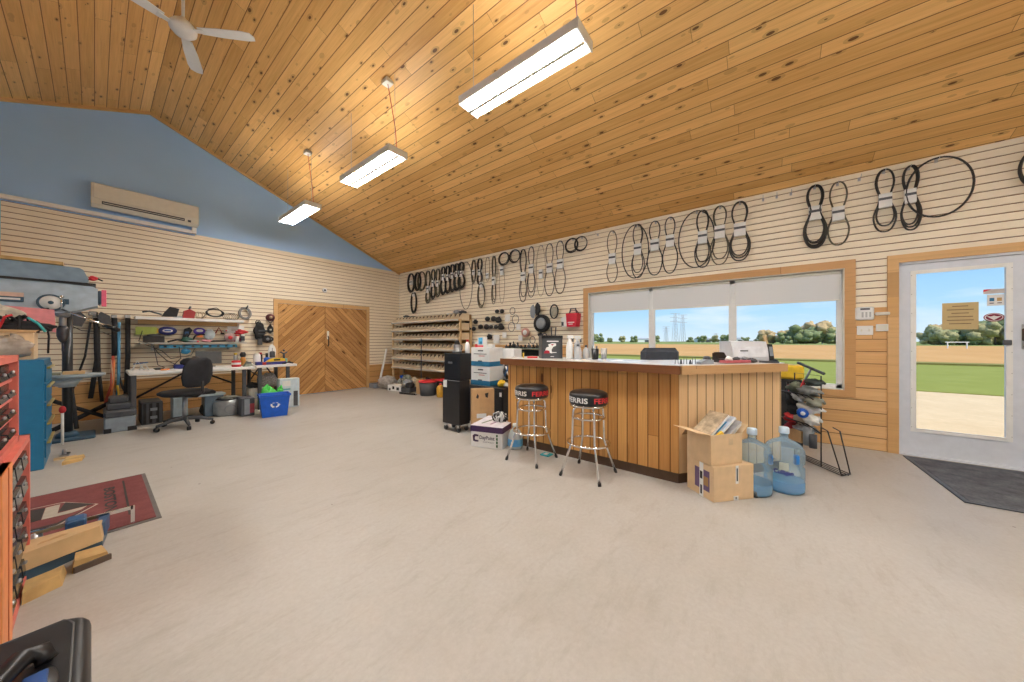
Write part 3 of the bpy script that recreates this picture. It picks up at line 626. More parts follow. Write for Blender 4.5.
# ---------------- things on the counter ----------------
def cbox(x, y): return (x, y, TOP)
t = thing('display_box', 'dark grey display box with a white and red logo standing on the counter', 'box', cbox(3.30, 1.97), R(-52.1 + 8))
MB().m(mat('display_grey', (.06, .065, .07), .4)).box(-.125, .125, 0, .17, 0, .27, .004).build('box_body', None, t)
MB().m(M_black).box(-.127, .127, -.004, 0, .235, .268).build('header_band', None, t)
MB().m(M_paper).box(-.065, .075, -.003, 0, .195, .208).box(0, .05, -.003, 0, .066, .074).box(-.02, .02, -.003, 0, .02, .026).build('print_line', None, t)
MB().m(M_paper).prism([(-.05, .165), (0, .18), (.045, .176), (.045, .15), (.01, .135), (-.01, .10), (.0, .06), (-.06, .07), (-.085, .10), (-.07, .13), (-.04, .14)], 'y', -.003, -.001).build('emblem', None, t)
MB().m(mat('logo_red', (.4, .01, .03), .4)).prism([(-.10, .06), (-.03, .06), (-.035, .09), (-.07, .098), (-.1, .08)], 'y', -.0045, -.003).prism([(-.02, .165), (.02, .17), (.0, .15)], 'y', -.0045, -.003).build('emblem_red', None, t)
def spray(loc, label, h, m, r=.04, trig=True, name='spray_bottle', group='white bottles on the counter'):
    t = thing(name, label, 'bottle', loc, random.uniform(0, 3), group)
    MB().m(m).lathe([(r * .9, 0), (r, .01), (r, h * .5), (r * .75, h * .68), (r * .35, h * .8), (r * .32, h * .86)], 18).build('bottle_body', None, t)
    if trig: MB().m(M_white).box(-.015, .015, -.045, .03, h * .86, h, .006).m(M_dgrey).box(-.006, .006, -.05, -.03, h * .72, h * .9, .002).build('trigger_head', None, t)
    else: MB().m(M_dgrey).lathe([(r * .36, h * .86), (r * .36, h)], 12).build('cap', None, t)
    return t
M_frost = film('frosted_clear', (.85, .87, .88), .15, .25, .45, (.8, .82, .84))
spray(cbox(3.34, 1.765), 'tall white spray bottle right next to the dark display box', .27, M_white)
spray(cbox(3.40, 1.70), 'white spray bottle with dark trigger, second from the display box', .265, M_frost)
spray(cbox(3.33, 1.655), 'squat clear bottle on the counter left of the black pen cup', .17, M_frost, .042, False)
spray(cbox(3.42, 1.60), 'clear jar on the counter just left of the black pen cup', .16, M_frost, .04, False)
t = thing('pen_cup', 'black pen cup holding pens on the counter', 'pen cup', cbox(3.44, 1.50))
MB().m(M_black).lathe([(.036, 0), (.042, .12), (.038, .12), (.033, .01)], 20, cap=False).lathe([(.036, 0), (.02, .004)], 20).build('cup', None, t)
for k in range(5):
    p_ = thing('pen', 'pen standing in the black pen cup', 'pen', cbox(3.44 + .015 * math.cos(k * 1.3), 1.50 + .015 * math.sin(k * 1.3)), k, 'pens in the cup')
    MB().m([M_black, M_white, M_dgrey, M_white, M_bluem][k]).cyl((0, 0, .008), (.016, 0, .15), .004, n=6).build('barrel', None, p_)
t = thing('clear_cup', 'clear plastic cup on the counter right of the pen cup', 'cup', cbox(3.47, 1.41))
MB().m(M_frost).lathe([(.028, 0), (.036, .125)], 18, cap=False).build('cup', None, t)
MB().m(M_dgrey).lathe([(.026, .01), (.03, .07), (.01, .071)], 14).build('contents', None, t)
# small figurines / clips row near the corner
for k, px in enumerate((0, .055, .11, .175, .22)):
    x, y = 3.18 + px * .42, .62 - px * .55
    t = thing('small_bracket', ['small dark bracket', 'thin hoop', 'small dark clip', 'narrow peaked clip', 'tallest peaked clip'][k] + ' in the row standing on the counter corner', 'clip', cbox(x, y), R(-52), 'row of small clips')
    h = .038 + .006 * (k % 3) + (.012 if k == 4 else 0)
    if k % 2 == 0: MB().m(M_dgrey).tube([(-.014, 0, 0), (-.012, 0, h), (.012, 0, h), (.014, 0, 0)], .003, 6).build('loop', None, t)
    else: MB().m(M_dgrey).prism([(-.012, 0), (.012, 0), (.003, h), (-.003, h)], 'y', -.004, .004).build('plate', None, t)
ND = R(-52.1)
t = thing('card_terminal', 'black payment terminal on the counter left of the printer', 'terminal', cbox(3.66, .30), ND)
MB().m(M_black).prism([(0, 0), (.12, 0), (.12, .085), (.08, .095), (.03, .04), (0, .03)], 'x', -.045, .045).build('terminal_body', None, t)
MB().m(M_dgrey).box(-.035, .035, .085, .122, .094, .097).build('screen', None, t)
t = thing('fax_printer', 'light grey printer standing on the counter before the right pane', 'printer', cbox(3.97, .16), ND - R(4))
MB().m(mat('printer_grey', (.58, .59, .62), .45, var=.03)).prism([(-.10, 0), (.13, 0), (.13, .19), (.10, .205), (-.06, .20), (-.09, .13), (-.105, .03)], 'x', -.17, .16).build('printer_body', None, t)
MB().m(mat('printer_light', (.68, .69, .72), .45)).prism([(-.10, .05), (-.085, .15), (-.09, .15), (-.108, .05)], 'x', -.16, .15).build('front_cover', None, t)
MB().m(M_dgrey).box(-.10, -.03, -.103, -.092, .105, .115).box(-.05, .06, -.03, .03, .204, .208).build('slot', None, t)
t = thing('cordless_phone', 'black cordless handset standing in its cradle right of the printer', 'phone', cbox(4.04, -.04), ND)
MB().m(M_black).box(-.05, .05, -.04, .05, 0, .03, .01).build('cradle', None, t)
MB().m(M_black).prism([(-.02, .03), (.01, .03), (.03, .17), (.005, .175)], 'x', -.024, .024).m(M_grey).prism([(-.021, .06), (-.019, .06), (-.002, .15), (-.004, .15)], 'x', -.016, .016).build('handset', None, t)
tag(MB().m(M_wood).loft([[(0, 0, 0), (.03, 0, 0), (.03, .012, 0), (0, .012, 0)], [(-.075, .0, .26), (-.045, .0, .26), (-.045, .012, .26), (-.075, .012, .26)]], False).build('leaning_batten', None, None, cbox(4.22, -.045)), 'thin wooden slat leaning up at the right end of the counter', 'slat').rotation_euler = (0, 0, ND)
t = thing('parts_tray', 'red low tray of odds and ends on the counter before the printer', 'tray', cbox(3.50, .27), a2)
MB().m(mat('tray_red', (.5, .12, .14), .5)).box(-.03, .25, -.03, .06, .006, .03, .006).build('tray', None, t)
MB().m(M_paper).lump((.02, 0, .045), .03, .03, .02, 4).m(M_dgrey).lump((.12, .01, .042), .04, .02, .016, 6).m(M_grey).lump((.2, 0, .045), .03, .02, .016, 9).build('odds', None, t)
t = thing('tape_dispenser', 'grey tape dispenser at the counter corner', 'dispenser', cbox(3.33, .42), a2)
MB().m(M_grey).prism([(-.07, 0), (.07, 0), (.07, .035), (.0, .045), (-.07, .02)], 'y', -.025, .025).build('dispenser_body', None, t)
MB().m(M_dgrey).cyl((.02, -.02, .045), (.02, .02, .045), .026, n=16).build('tape_roll', None, t)
for k, (x, y, m, lab) in enumerate(((3.80, .10, M_dgrey, 'dark pouch of small parts on the counter right of the red tray'), (3.90, -.03, M_dgrey, 'dark booklet lying before the handset'), (3.22, 2.33, M_yellow, 'yellow marker at the far left end of the counter'), (3.25, 2.22, M_red, 'red pad at the far left end of the counter'), (3.30, 1.2, M_paper, 'white paper sheet lying on the counter'))):
    t = thing(['parts_pouch', 'booklet', 'marker', 'note_pad', 'paper_sheet'][k], lab, ['pouch', 'booklet', 'marker', 'pad', 'paper'][k], cbox(x, y), ND)
    if k == 2: MB().m(m).cyl((0, 0, 0), (0, 0, .06), .009).m(M_black).cyl((0, 0, .06), (0, 0, .075), .007).build('marker_barrel', None, t)
    elif k == 0: MB().m(m).lump((0, 0, .02), .05, .035, .02, 3).build('pouch', None, t)
    else: MB().m(m).box(-.06, .06, -.045, .045, 0, .018 if k < 4 else .002, .0).m(M_paper).box(-.058, .058, -.043, .043, .0 if k < 4 else 0, .014 if k < 4 else .0021).build('cover', None, t)
# office chair behind the counter
t = thing('desk_chair', 'dark grey upholstered desk chair behind the counter', 'chair', (4.58, 1.10, 0), ND)
MB().m(mat('chair_slate', (.055, .065, .085), .8)).box(-.25, .25, -.06, .05, .62, 1.15, .06).build('backrest', None, t)
MB().m(mat('chair_slate', (.055, .065, .085), .8)).box(-.24, .24, .02, .48, .42, .52, .05).build('seat', None, t)
MB().m(M_black).cyl((0, .22, .1), (0, .22, .42), .03).build('column', None, t)
for k in range(5):
    a = 2 * math.pi * k / 5; MB().m(M_black).cyl((0, .22, .12), (.28 * math.cos(a), .22 + .28 * math.sin(a), .06), .022).cyl((.28 * math.cos(a) - .012, .22 + .28 * math.sin(a), .03), (.28 * math.cos(a) + .012, .22 + .28 * math.sin(a), .03), .03).build('leg', None, t)

# ---------------- thermostat, plates, right wall ----------------
t = thing('alarm_keypad', 'white keypad with a small screen on the boards between window and door', 'keypad', (XW - .001, -.90, 1.48))
MB().m(M_white).box(-.03, 0, -.075, .075, 0, .15, .012).build('keypad_body', None, t)
MB().m(M_dgrey).box(-.032, -.029, -.04, .035, .115, .135).build('screen', None, t)
MB().m(mat('key_grey', (.5, .5, .5), .5)).box(-.033, -.029, -.05, -.035, .03, .09).box(-.033, -.029, -.02, -.005, .03, .09).box(-.033, -.029, .01, .025, .03, .09).build('keys', None, t)
t = thing('thermostat', 'small white angled plate right of the keypad', 'sensor', (XW - .001, -1.04, 1.53)); MB().m(M_cream).box(-.025, 0, -.055, .055, 0, .035, .006).build('sensor_body', None, t)
t = thing('switch_plate', 'white double switch plate under the keypad', 'light switch', (XW - .001, -.905, 1.31)); MB().m(M_white).box(-.008, 0, -.065, .065, 0, .105, .003).build('plate', None, t); MB().m(M_cream).box(-.016, -.007, -.04, -.028, .04, .065).box(-.016, -.007, .022, .034, .04, .065).build('toggle', None, t)
t = thing('outlet_box', 'small white box right of the double switch plate', 'thermostat', (XW - .001, -1.035, 1.35)); MB().m(M_white).box(-.02, 0, -.05, .045, 0, .08, .004).build('box_body', None, t); MB().m(M_cream).box(-.022, -.019, -.04, .035, .01, .07).build('cover', None, t)
t = thing('entry_mat', 'dark grey entry mat in front of the glass door', 'mat', (4.74, -1.78, 0), R(1.5))
M_mat = ground_mat('grey_carpet', (.07, .075, .085), (.20, .21, .23), (.035, .04, .045), 7)
MB().box(-.60, .60, -.58, .56, .001, .012, .004).build('carpet', M_mat, t)
MB().m(M_dgrey).box(-.63, .63, .56, .59, .001, .010).box(-.63, -.60, -.58, .56, .001, .010).box(.60, .63, -.58, .56, .001, .01).box(-.63, .63, -.61, -.58, .001, .01).build('rubber_border', None, t)

# ---------------- belts on the right wall ----------------
# y centre, width, z low, z high, shape (o oval, 8 waisted, c coil), strands, radius, sleeve height fraction (None = no sleeve), material, label
def belt(y, w, z0, z1, shape, n, r, sleeve, m, label, pale=False):
    t = thing('drive_belt', label, 'belt', (5.385, y, z1), 0, 'drive belts hung on the right wall')
    H_ = z1 - z0; b = MB().m(m); rd = random.Random(int(y * 100))
    for s_ in range(n):
        pts = []; ox = (s_ % 3 - 1) * r * 1.6; k_ = 1 - .10 * (s_ / max(1, n - 1)) if n > 1 else 1; dy = rd.uniform(-.006, .006) * (n > 1)
        for i in range(40):
            a = 2 * math.pi * i / 40; z = -H_ / 2 + math.cos(a) * H_ / 2 * k_ + (1 - k_) * H_ / 2; yy = math.sin(a) * w / 2 * k_
            if shape == '8':
                zs = -H_ * (sleeve or .5); q = math.exp(-((z - zs) / (H_ * .20)) ** 2)
                yy = w / 2 * k_ * math.copysign(abs(math.sin(a)) ** .8, math.sin(a)) * (1 - .62 * q)
                if z > zs: yy *= .86
            pts.append((ox, yy + dy, z))
        b.tube(pts, r, 6, True)
    b.build('belt_loop', None, t)
    if sleeve:
        h = min(.105, H_ * .13); ww = w * (.24 if shape == '8' else .2); ww = max(ww, .042); z = -H_ * sleeve
        sl = MB().m(M_paper).box(-.022, .018, -ww, ww, z - h, z + h * .7, .002).build('paper_sleeve', None, t)
        if not pale: MB().m(M_dgrey).box(-.0235, -.0215, -ww * .98, ww * .98, z - h * .1, z + h * .2).build('printed_band', None, sl)
    hk = thing('slatwall_hook', 'wire hook holding the ' + label.split(',')[0], 'hook', (XW, y, z1 - .004))
    MB().m(M_steel).tube([(0, 0, -.004), (-.085, 0, -.010), (-.10, 0, .006)], .003, 5).box(-.003, 0, -.012, .012, -.02, .02).build('hook_wire', None, hk)
    return t
BT = [
 (7.73, 0.29, 2.58, 3.10, 'o', 6, .012, .45, M_rubber, 'dark bundle of belts nearest the back wall, farthest left'),
 (7.61, .24, 2.00, 2.58, 'o', 5, .010, .08, M_rubber, 'long belt bundle hanging lowest above the bin rack, at far left'),
 (7.44, 0.26, 2.60, 3.09, 'o', 6, .012, None, M_rubber, 'thick black belt coil second from the back wall'),
 (7.26, 0.34, 2.58, 3.09, 'o', 6, .010, None, M_rubg, 'olive-edged oval belt coil third from the back wall'),
 (6.99, 0.26, 2.23, 3.08, '8', 5, .009, .55, M_rubg, 'olive waisted belt with white sleeve, hanging longer than its neighbours'),
 (6.78, 0.20, 2.32, 3.09, '8', 5, .009, .45, M_rubber, 'narrow black belt right of the olive waisted one'),
 (6.59, 0.23, 2.36, 3.08, '8', 4, .009, .5, M_rubg, 'belt with two white sleeves in the dense cluster, left part'),
 (6.38, 0.22, 2.40, 3.10, '8', 6, .010, .35, M_rubber, 'thick black belt bundle at the centre of the dense cluster'),
 (6.21, 0.22, 2.42, 3.10, '8', 5, .010, .4, M_rubber, 'black belt bundle just right of the cluster centre'),
 (6.04, 0.22, 2.44, 3.11, '8', 6, .010, .38, M_rubber, 'third black belt bundle from the right of the dense cluster'),
 (5.88, 0.23, 2.46, 3.11, '8', 6, .011, .36, M_rubber, 'second black belt bundle from the right of the dense cluster'),
 (5.72, 0.25, 2.49, 3.12, '8', 6, .011, .42, M_rubber, 'black belt bundle closing the dense cluster on its right'),
 (5.56, .42, 1.99, 3.10, 'o', 1, .007, None, M_rubg, 'single thin wide belt loop hanging low right of the dense cluster'),
 (5.31, .13, 2.56, 3.11, 'o', 3, .009, .5, M_rubg, 'short narrow belt just right of the thin wide loop'),
 (5.12, .20, 2.52, 3.11, '8', 4, .010, .5, M_rubber, 'dark double-sleeved belt bundle, upper one of two hanging together'),
 (5.07, .22, 1.99, 2.54, 'o', 3, .010, .03, M_rubg, 'long olive belt, lower one of two hanging together'),
 (4.88, .14, 2.57, 3.11, 'o', 2, .006, .75, M_rubw, 'thin pale belt with a pinkish sleeve right of the dark bundle'),
 (4.70, .15, 2.05, 3.10, '8', 3, .008, .5, M_rubg, 'long narrow olive belt with white tag below the first coil'),
 (4.46, .15, 2.04, 2.86, 'o', 1, .005, .12, M_rubw, 'pale thin belt hanging below the first round coil'),
 (4.41, .29, 2.86, 3.13, 'c', 4, .010, None, M_rubber, 'thick round black belt coil, first of the pair under the eave'),
 (4.12, .27, 2.87, 3.14, 'c', 3, .009, None, M_rubber, 'round black belt coil, second of the pair under the eave'),
 (3.90, .23, 2.04, 3.11, '8', 2, .008, .5, M_rubber, 'tall waisted black belt right of the pair of coils'),
 (3.70, .23, 2.12, 3.13, '8', 2, .007, .42, M_rubber, 'waisted black belt overlapping the tall one, pinkish sleeve'),
 (3.47, .21, 2.12, 3.12, 'o', 1, .005, .55, M_rubw, 'faint pale belt with a large white card'),
 (3.27, .26, 2.11, 3.11, '8', 1, .008, .45, M_rubber, 'left one of two matching waisted belts left of the window'),
 (3.04, .26, 2.13, 3.12, '8', 1, .008, .42, M_rubber, 'right one of two matching waisted belts left of the window'),
 (2.80, .26, 2.86, 3.12, 'c', 4, .009, None, M_rubber, 'left coil of the two overlapping coils above the window corner'),
 (2.62, .25, 2.86, 3.12, 'c', 3, .007, None, M_rubber, 'right coil of the two overlapping coils above the window corner'),
 (2.04, .24, 2.23, 3.10, '8', 1, .007, .52, M_rubg, 'lone thin grey belt with a white sleeve above the left pane'),
 (1.66, .42, 2.26, 3.12, 'o', 1, .008, None, M_rubber, 'wide oval belt behind the waisted belt, above the left mullion'),
 (1.62, .24, 2.26, 3.12, '8', 2, .007, .45, M_rubber, 'waisted belt inside the wide oval one, above the left mullion'),
 (1.36, .26, 2.27, 3.11, '8', 1, .008, .42, M_rubber, 'first of two alike waisted belts above the middle pane'),
 (1.14, .24, 2.27, 3.12, '8', 1, .008, .40, M_rubber, 'second of two alike waisted belts above the middle pane'),
 (.79, .46, 2.31, 3.13, 'o', 1, .008, None, M_rubber, 'widest oval belt above the middle pane'),
 (.71, .24, 2.30, 3.12, '8', 2, .008, .45, M_rubber, 'waisted belt inside the widest oval, above the middle pane'),
 (.50, .26, 2.31, 3.13, '8', 2, .007, .42, M_rubg, 'waisted belt left of the narrow-ended one, above the right mullion'),
 (.27, .28, 2.33, 3.13, '8', 3, .008, .45, M_rubber, 'dark waisted belt above the right mullion, last of its trio'),
 (-.48, .24, 2.37, 3.13, '8', 5, .009, .42, M_rubber, 'heaviest black belt bundle with white sleeve above the right pane'),
 (-.68, .22, 2.37, 3.11, '8', 1, .008, .48, M_rubg, 'thin belt right of the heaviest bundle'),
 (-1.05, .21, 2.45, 3.14, '8', 2, .008, .48, M_rubber, 'left waisted belt above the entry door'),
 (-1.23, .17, 2.43, 3.12, '8', 3, .008, .45, M_rubber, 'right waisted belt above the entry door, touching the big loop'),
 (-1.42, .44, 2.53, 3.14, 'c', 1, .009, None, M_rubber, 'large single round belt loop above the entry door'),
 (-2.02, .24, 2.66, 3.04, 'c', 3, .010, None, M_rubber, 'belt coil cut off by the right edge of the photo'),
]
for a in BT: belt(*a)
for k, y in enumerate((2.32, .02, -.12, -.26, -.86)):
    t = thing('slatwall_hook', 'empty wire hook in the top slat ' + ['above the left pane', 'first right of the belt trio', 'second right of the belt trio', 'third right of the belt trio', 'left of the belts above the door'][k], 'hook', (XW, y, 3.11), 0, 'empty slatwall hooks')
    MB().m(M_steel).tube([(0, 0, 0), (-.10, .0, -.004), (-.12, 0, .018)], .003, 5).box(-.003, 0, -.012, .012, -.02, .02).build('hook_wire', None, t)
#@@PART3
# ---------------- bin rack in the corner ----------------
rk = thing('parts_bin_rack', 'tall wooden shelf rack with six tiers of parts bins in the far corner', 'shelf rack', (0, 0, 0))
KX0, KX1, KY0, KY1 = 4.98, 5.40, 5.40, 8.05
TZ = [.53, .77, 1.03, 1.28, 1.50, 1.72]
for z in TZ:
    sh = MB().m(M_wood).box(KX0, KX1, KY0, KY1, z - .018, z).build('shelf', None, rk)
    MB().m(mat('shelf_lip', (.46, .44, .38), .5)).box(KX0 - .008, KX0, KY0, KY1, z - .022, z + .012).build('front_lip', None, sh)
for y in (KY0 - .02, KY1): MB().m(M_wood).box(KX0 + .04, KX0 + .09, y, y + .03, 0, 1.74).box(KX1 - .05, KX1, y, y + .03, 0, 1.74).build('upright', None, rk)
MB().m(M_dgrey).box(KX0 - .016, KX0 - .008, 6.70, 6.73, .0, 1.30).build('label_strip', None, rk)
MB().m(M_cardd).box(KX1 - .006, KX1, KY0, KY1, .5, 1.86).build('back_board', None, rk)
NB = 18; bw_ = (KY1 - KY0) / NB
names = ['lowest', 'second lowest', 'third lowest', 'third highest', 'second highest', 'top']
b = MB().m(mat('bin_cream', (.80, .66, .46), .8, var=.05)); q = .011; D = .34; w_ = bw_ - .004
side = [(0, 0), (0, .032), (.012, .036), (.125, .152), (D, .155), (D, 0)]
for y in (0, w_ - q): b.prism(side, 'y', y, y + q)
b.box(0, .005, 0, w_, 0, .03).m(M_kick).box(.14, .145, q, w_ - q, .004, .14).box(0.006, D, q, w_-q, 0, .004)  # dark brown inner panels put the shade inside the bins into colour
proto = b.build('parts_bin', None, None); first = True
for ti, z in enumerate(TZ):
    n = NB if ti < 5 else NB
    for k in range(n):
        if first: o_ = proto; first = False
        else: o_ = proto.copy(); COL.objects.link(o_)
        o_.location = (KX0 + .012, KY0 + k * bw_ + .003, z + .0005)
        tag(o_, 'cream cardboard parts bin on the ' + names[ti] + ' tier of the corner rack', 'parts bin', 'parts bins on the ' + names[ti] + ' tier')
# clutter below and around the rack
def simple(name, label, cat, loc, rz=0, group=None): return thing(name, label, cat, loc, rz, group)
t = simple('plastic_tub', 'black tub with a red lid under the bin rack', 'tub', (4.70, 6.10, 0))
MB().m(M_dgrey).lathe([(.17, 0), (.20, .30)], 24).build('tub_body', None, t); MB().m(M_red).lathe([(.215, .30), (.22, .325), (.19, .34), (.12, .342)], 24).build('lid', None, t)
t = simple('red_pan', 'flat red pan lying on a box right of the red-lidded tub', 'lid', (5.10, 5.85, 0))
MB().m(M_blackm).box(-.2, .2, -.3, .25, 0, .30, .01).build('box_body', None, t); MB().m(M_red).box(-.2, .2, -.3, .26, .30, .35, .015).build('pan', None, t)
t = simple('oil_jug', 'yellow oil jug on the floor beside the tub', 'jug', (4.70, 5.66, 0))
MB().m(mat('jug_amber', (.60, .32, .03), .4)).lathe([(.075, 0), (.09, .02), (.09, .20), (.06, .25), (.03, .27)], 18).build('jug_body', None, t); MB().m(M_red).lathe([(.03, .27), (.03, .30)], 12).build('jug_cap', None, t)
t = simple('cardboard_box', 'narrow tan cardboard piece standing beside the tub under the rack', 'box', (4.75, 6.42, 0), .3); MB().m(M_card).box(-.1, .1, -.07, .07, 0, .34, .004).m(M_cardd).box(-.1, -.0, -.072, -.07, .1, .3).build('box_body', None, t)
t = simple('plastic_sack', 'pale grey lumpy sack on the floor at the foot of the white pole', 'sack', (4.70, 7.78, 0))
MB().m(mat('sack_grey', (.40, .37, .33), .8, var=.3)).lump((0, 0, .16), .24, .22, .16, 11, .4).build('sack', None, t)
t = simple('grey_crate', 'flat grey crate on the floor nearest the double door', 'crate', (4.80, 7.95, 0)); t.location = (4.62, 8.18, 0)
MB().m(M_grey).box(-.14, .14, -.13, .13, 0, .12, .01).m(M_dgrey).box(-.12, .12, -.11, .11, .119, .125).build('crate', None, t)
t = simple('white_carton', 'white carton with black spots on the floor before the bin rack', 'box', (4.66, 7.25, 0), .25)
MB().m(M_paper).box(-.12, .12, -.22, .22, 0, .15, .005).build('carton_body', None, t)
MB().m(M_black).box(-.122, -.12, -.15, -.07, .03, .10).box(-.122, -.12, 0, .06, .05, .12).box(-.122, -.12, .12, .17, .02, .07).build('spots', None, t)
t = simple('blue_pail', 'blue pail standing under the left end of the bin rack', 'pail', (5.18, 7.72, 0)); MB().m(M_blueb).lathe([(.11, 0), (.13, .28), (.135, .29), (.135, .31)], 20).m(M_steel).tube([(0, .13, .28), (0, .09, .38), (0, -.09, .38), (0, -.13, .28)], .004, 5).build('pail_body', None, t)
t = simple('small_engine', 'small dismantled engine with grey and black parts before the rack', 'engine', (4.72, 6.86, 0), .2)
MB().m(M_dgrey).box(-.13, .13, -.15, .15, 0, .12, .02).m(M_grey).lump((0, .05, .20), .12, .12, .10, 5, .3).m(M_blackm).cyl((-.12, -.08, .16), (.02, -.08, .16), .08, n=16).build('engine_block', None, t)
MB().m(M_steel).cyl((-.15, .04, .18), (-.10, .04, .18), .05, n=14).tube([(-.1, .1, .2), (-.16, .14, .28), (-.05, .1, .34)], .012).build('exhaust', None, t)
for k, (x, y, rx, rz_, m, lab, nm) in enumerate(((4.95, 7.30, .16, .17, mat('rag_olive', (.24, .25, .2), .9, var=.4), 'olive grey bundle of hoses heaped behind the white carton', 'hose_bundle'), (4.95, 6.95, .15, .16, mat('rag_tan', (.45, .36, .25), .9, var=.4), 'tan bundle behind the dismantled engine', 'rag_bundle'), (5.08, 6.60, .13, .15, M_blackm, 'black bundle under the middle of the bin rack', 'rag_bundle'), (4.98, 7.60, .11, .12, mat('rag_light', (.5, .5, .48), .9, var=.4), 'light grey rag heap beside the blue pail', 'rag_heap'))):
    tag(MB().m(m).lump((0, 0, rz_), rx, rx, rz_, 20 + k, .45).build(nm, None, None, (x, y, 0)), lab, 'bundle')
t = simple('white_pole', 'long white pole leaning on the back wall beside the rack', 'pole', (0, 0, 0)); MB().m(M_white).cyl((4.60, 8.0, .12), (5.0, 8.32, 1.02), .028, n=12).build('tube', None, t); MB().m(M_black).cyl((4.585, 7.99, .09), (4.605, 8.003, .13), .032, n=12).build('end_cap', None, t)
t = simple('steel_angle_bar', 'dark steel bar lying on the floor before the engine', 'bar', (4.48, 6.55, 0), R(100)); MB().m(M_blackm).box(-.25, .25, -.03, .03, 0, .012).box(-.25, .25, .024, .03, 0, .04).build('bar', None, t)
for k, (dy, dz_, m) in enumerate(((.1, .02, M_dgrey), (.3, .03, M_steel), (.55, .0, M_paper), (2.0, .0, M_dgrey), (2.3, .02, M_dgrey))):
    t = simple('boxed_part', ['dark part lying across the bins at the right end of the top tier', 'steel part lying on the right end of the top tier bins', 'white packet on the top tier bins', 'dark belt end lying on the left of the top tier', 'second dark piece on the left of the top tier'][k], 'part', (5.22, KY0 + dy, TZ[5] + .142))
    MB().m(m).lump((0, 0, .02 + dz_), .09, .08, .02 + dz_, 40 + k, .3).build('part', None, t)

# ---------------- black tool chest, file boxes, low cabinet ----------------
t = simple('rolling_tool_chest', 'tall narrow black steel cabinet on casters left of the file boxes', 'cabinet', (3.0, 3.21, 0))
MB().m(M_black).box(.0, .20, .02, .36, .10, .70, .006).build('lower_cabinet', None, t)
uc = MB().m(M_black).box(.02, .24, .03, .35, .70, 1.07, .006).build('upper_cabinet', None, t); MB().m(M_steel).box(.012, .02, .18, .26, .93, .955).build('door_pull', None, uc)
MB().m(M_paper).box(-.005, .0, .27, .34, .60, .70).build('paper_label', None, t)
for x, y in ((.03, .06), (.03, .32), (.17, .06), (.17, .32)):
    MB().m(M_chrome).box(x - .015, x + .015, y - .015, y + .015, .06, .10).m(M_black).cyl((x - .012, y, .035), (x + .012, y, .035), .035, n=14).build('caster', None, t)
t = simple('silver_blender', 'steel and black appliance standing on the tall black cabinet', 'appliance', (3.12, 3.40, 1.07))
MB().m(M_steel).lathe([(.06, 0), (.065, .03), (.05, .05), (.05, .11), (.055, .12)], 18).m(M_black).lathe([(.045, .12), (.03, .16), (.02, .18)], 14).build('appliance_body', None, t)
MB().m(M_dgrey).tube([(.06, 0, .03), (.09, 0, .06), (.09, 0, .10), (.055, 0, .11)], .008).build('grip', None, t)
t = simple('white_bottle', 'white bottle with a red cap on the tall black cabinet', 'bottle', (3.20, 3.28, 1.07)); MB().m(M_white).lathe([(.03, 0), (.035, .01), (.033, .12), (.015, .16)], 14).m(M_red).lathe([(.016, .16), (.016, .19)], 10).build('bottle_body', None, t)
t = simple('low_black_cabinet', 'low black cabinet behind the counter end carrying the file boxes', 'cabinet', (3.58, 2.95, 0))
MB().m(M_black).box(0, .60, 0, .80, 0, .56, .008).build('cabinet_body', None, t); MB().m(M_blackm).box(-.006, 0, .03, .38, .05, .52).box(-.006, 0, .41, .77, .05, .52).build('cabinet_door', None, t)
MB().m(M_paper).box(-.009, -.006, .02, .06, .44, .50).build('paper_label', None, t)
def filebox(z, lab):
    t = simple('file_box', lab, 'box', (3.64, 3.26, z), 0, 'white file boxes')
    MB().m(M_paper).box(0, .31, 0, .39, 0, .29, .004).build('carton_body', None, t)
    MB().m(mat('band_blue', (.02, .16, .30), .6)).box(-.003, .313, -.003, .393, .003, .075).build('blue_band', None, t)
    MB().m(M_dgrey).prism([(.15, .075), (.24, .075), (.23, .09), (.16, .09)], 'x', -.004, -.002).box(-.003, -.001, .13, .24, .23, .25).build('hand_hole', None, t)
    MB().m(M_dgrey).box(-.003, -.001, .06, .33, .185, .195).m(M_red).box(-.003, -.001, .10, .22, .155, .163).build('scribble', None, t)
filebox(.56, 'white file box with a blue band, lower of the stack of two'); filebox(.851, 'white file box with a blue band, upper of the stack of two')
t = simple('white_carton', 'wide white carton behind the upper file box', 'box', (3.97, 3.15, .56)); MB().m(M_paper).box(0, .2, -.10, .3, 0, .56, .005).m(M_cream).box(0, .2, .09, .13, .5605, .562).build('carton_body', None, t)
t = simple('picture_card', 'small white carton with a blue and red picture on the upper file box', 'box', (3.70, 3.44, 1.142), R(0))
MB().m(M_paper).box(0, .09, 0, .13, 0, .16, .003).build('carton_body', None, t); MB().m(M_lblue).box(-.002, 0, .02, .105, .05, .15).m(M_red).box(-.003, -.001, .0, .13, .005, .03).m(M_teal).box(-.003, -.002, .03, .08, .05, .09).build('picture', None, t)
t = simple('red_packet', 'red and white packet left of the picture carton on the file boxes', 'packet', (3.72, 3.60, 1.142)); MB().m(M_red).box(0, .07, 0, .04, 0, .05).m(M_paper).box(0, .07, 0, .04, .05, .09).build('packet', None, t)
t = simple('small_white_carton', 'small white packet right of the picture carton', 'packet', (3.72, 3.28, 1.142)); MB().m(M_paper).box(0, .07, 0, .1, 0, .045).m(M_cream).box(-.001,0,.02,.08,.01,.03).build('packet', None, t)
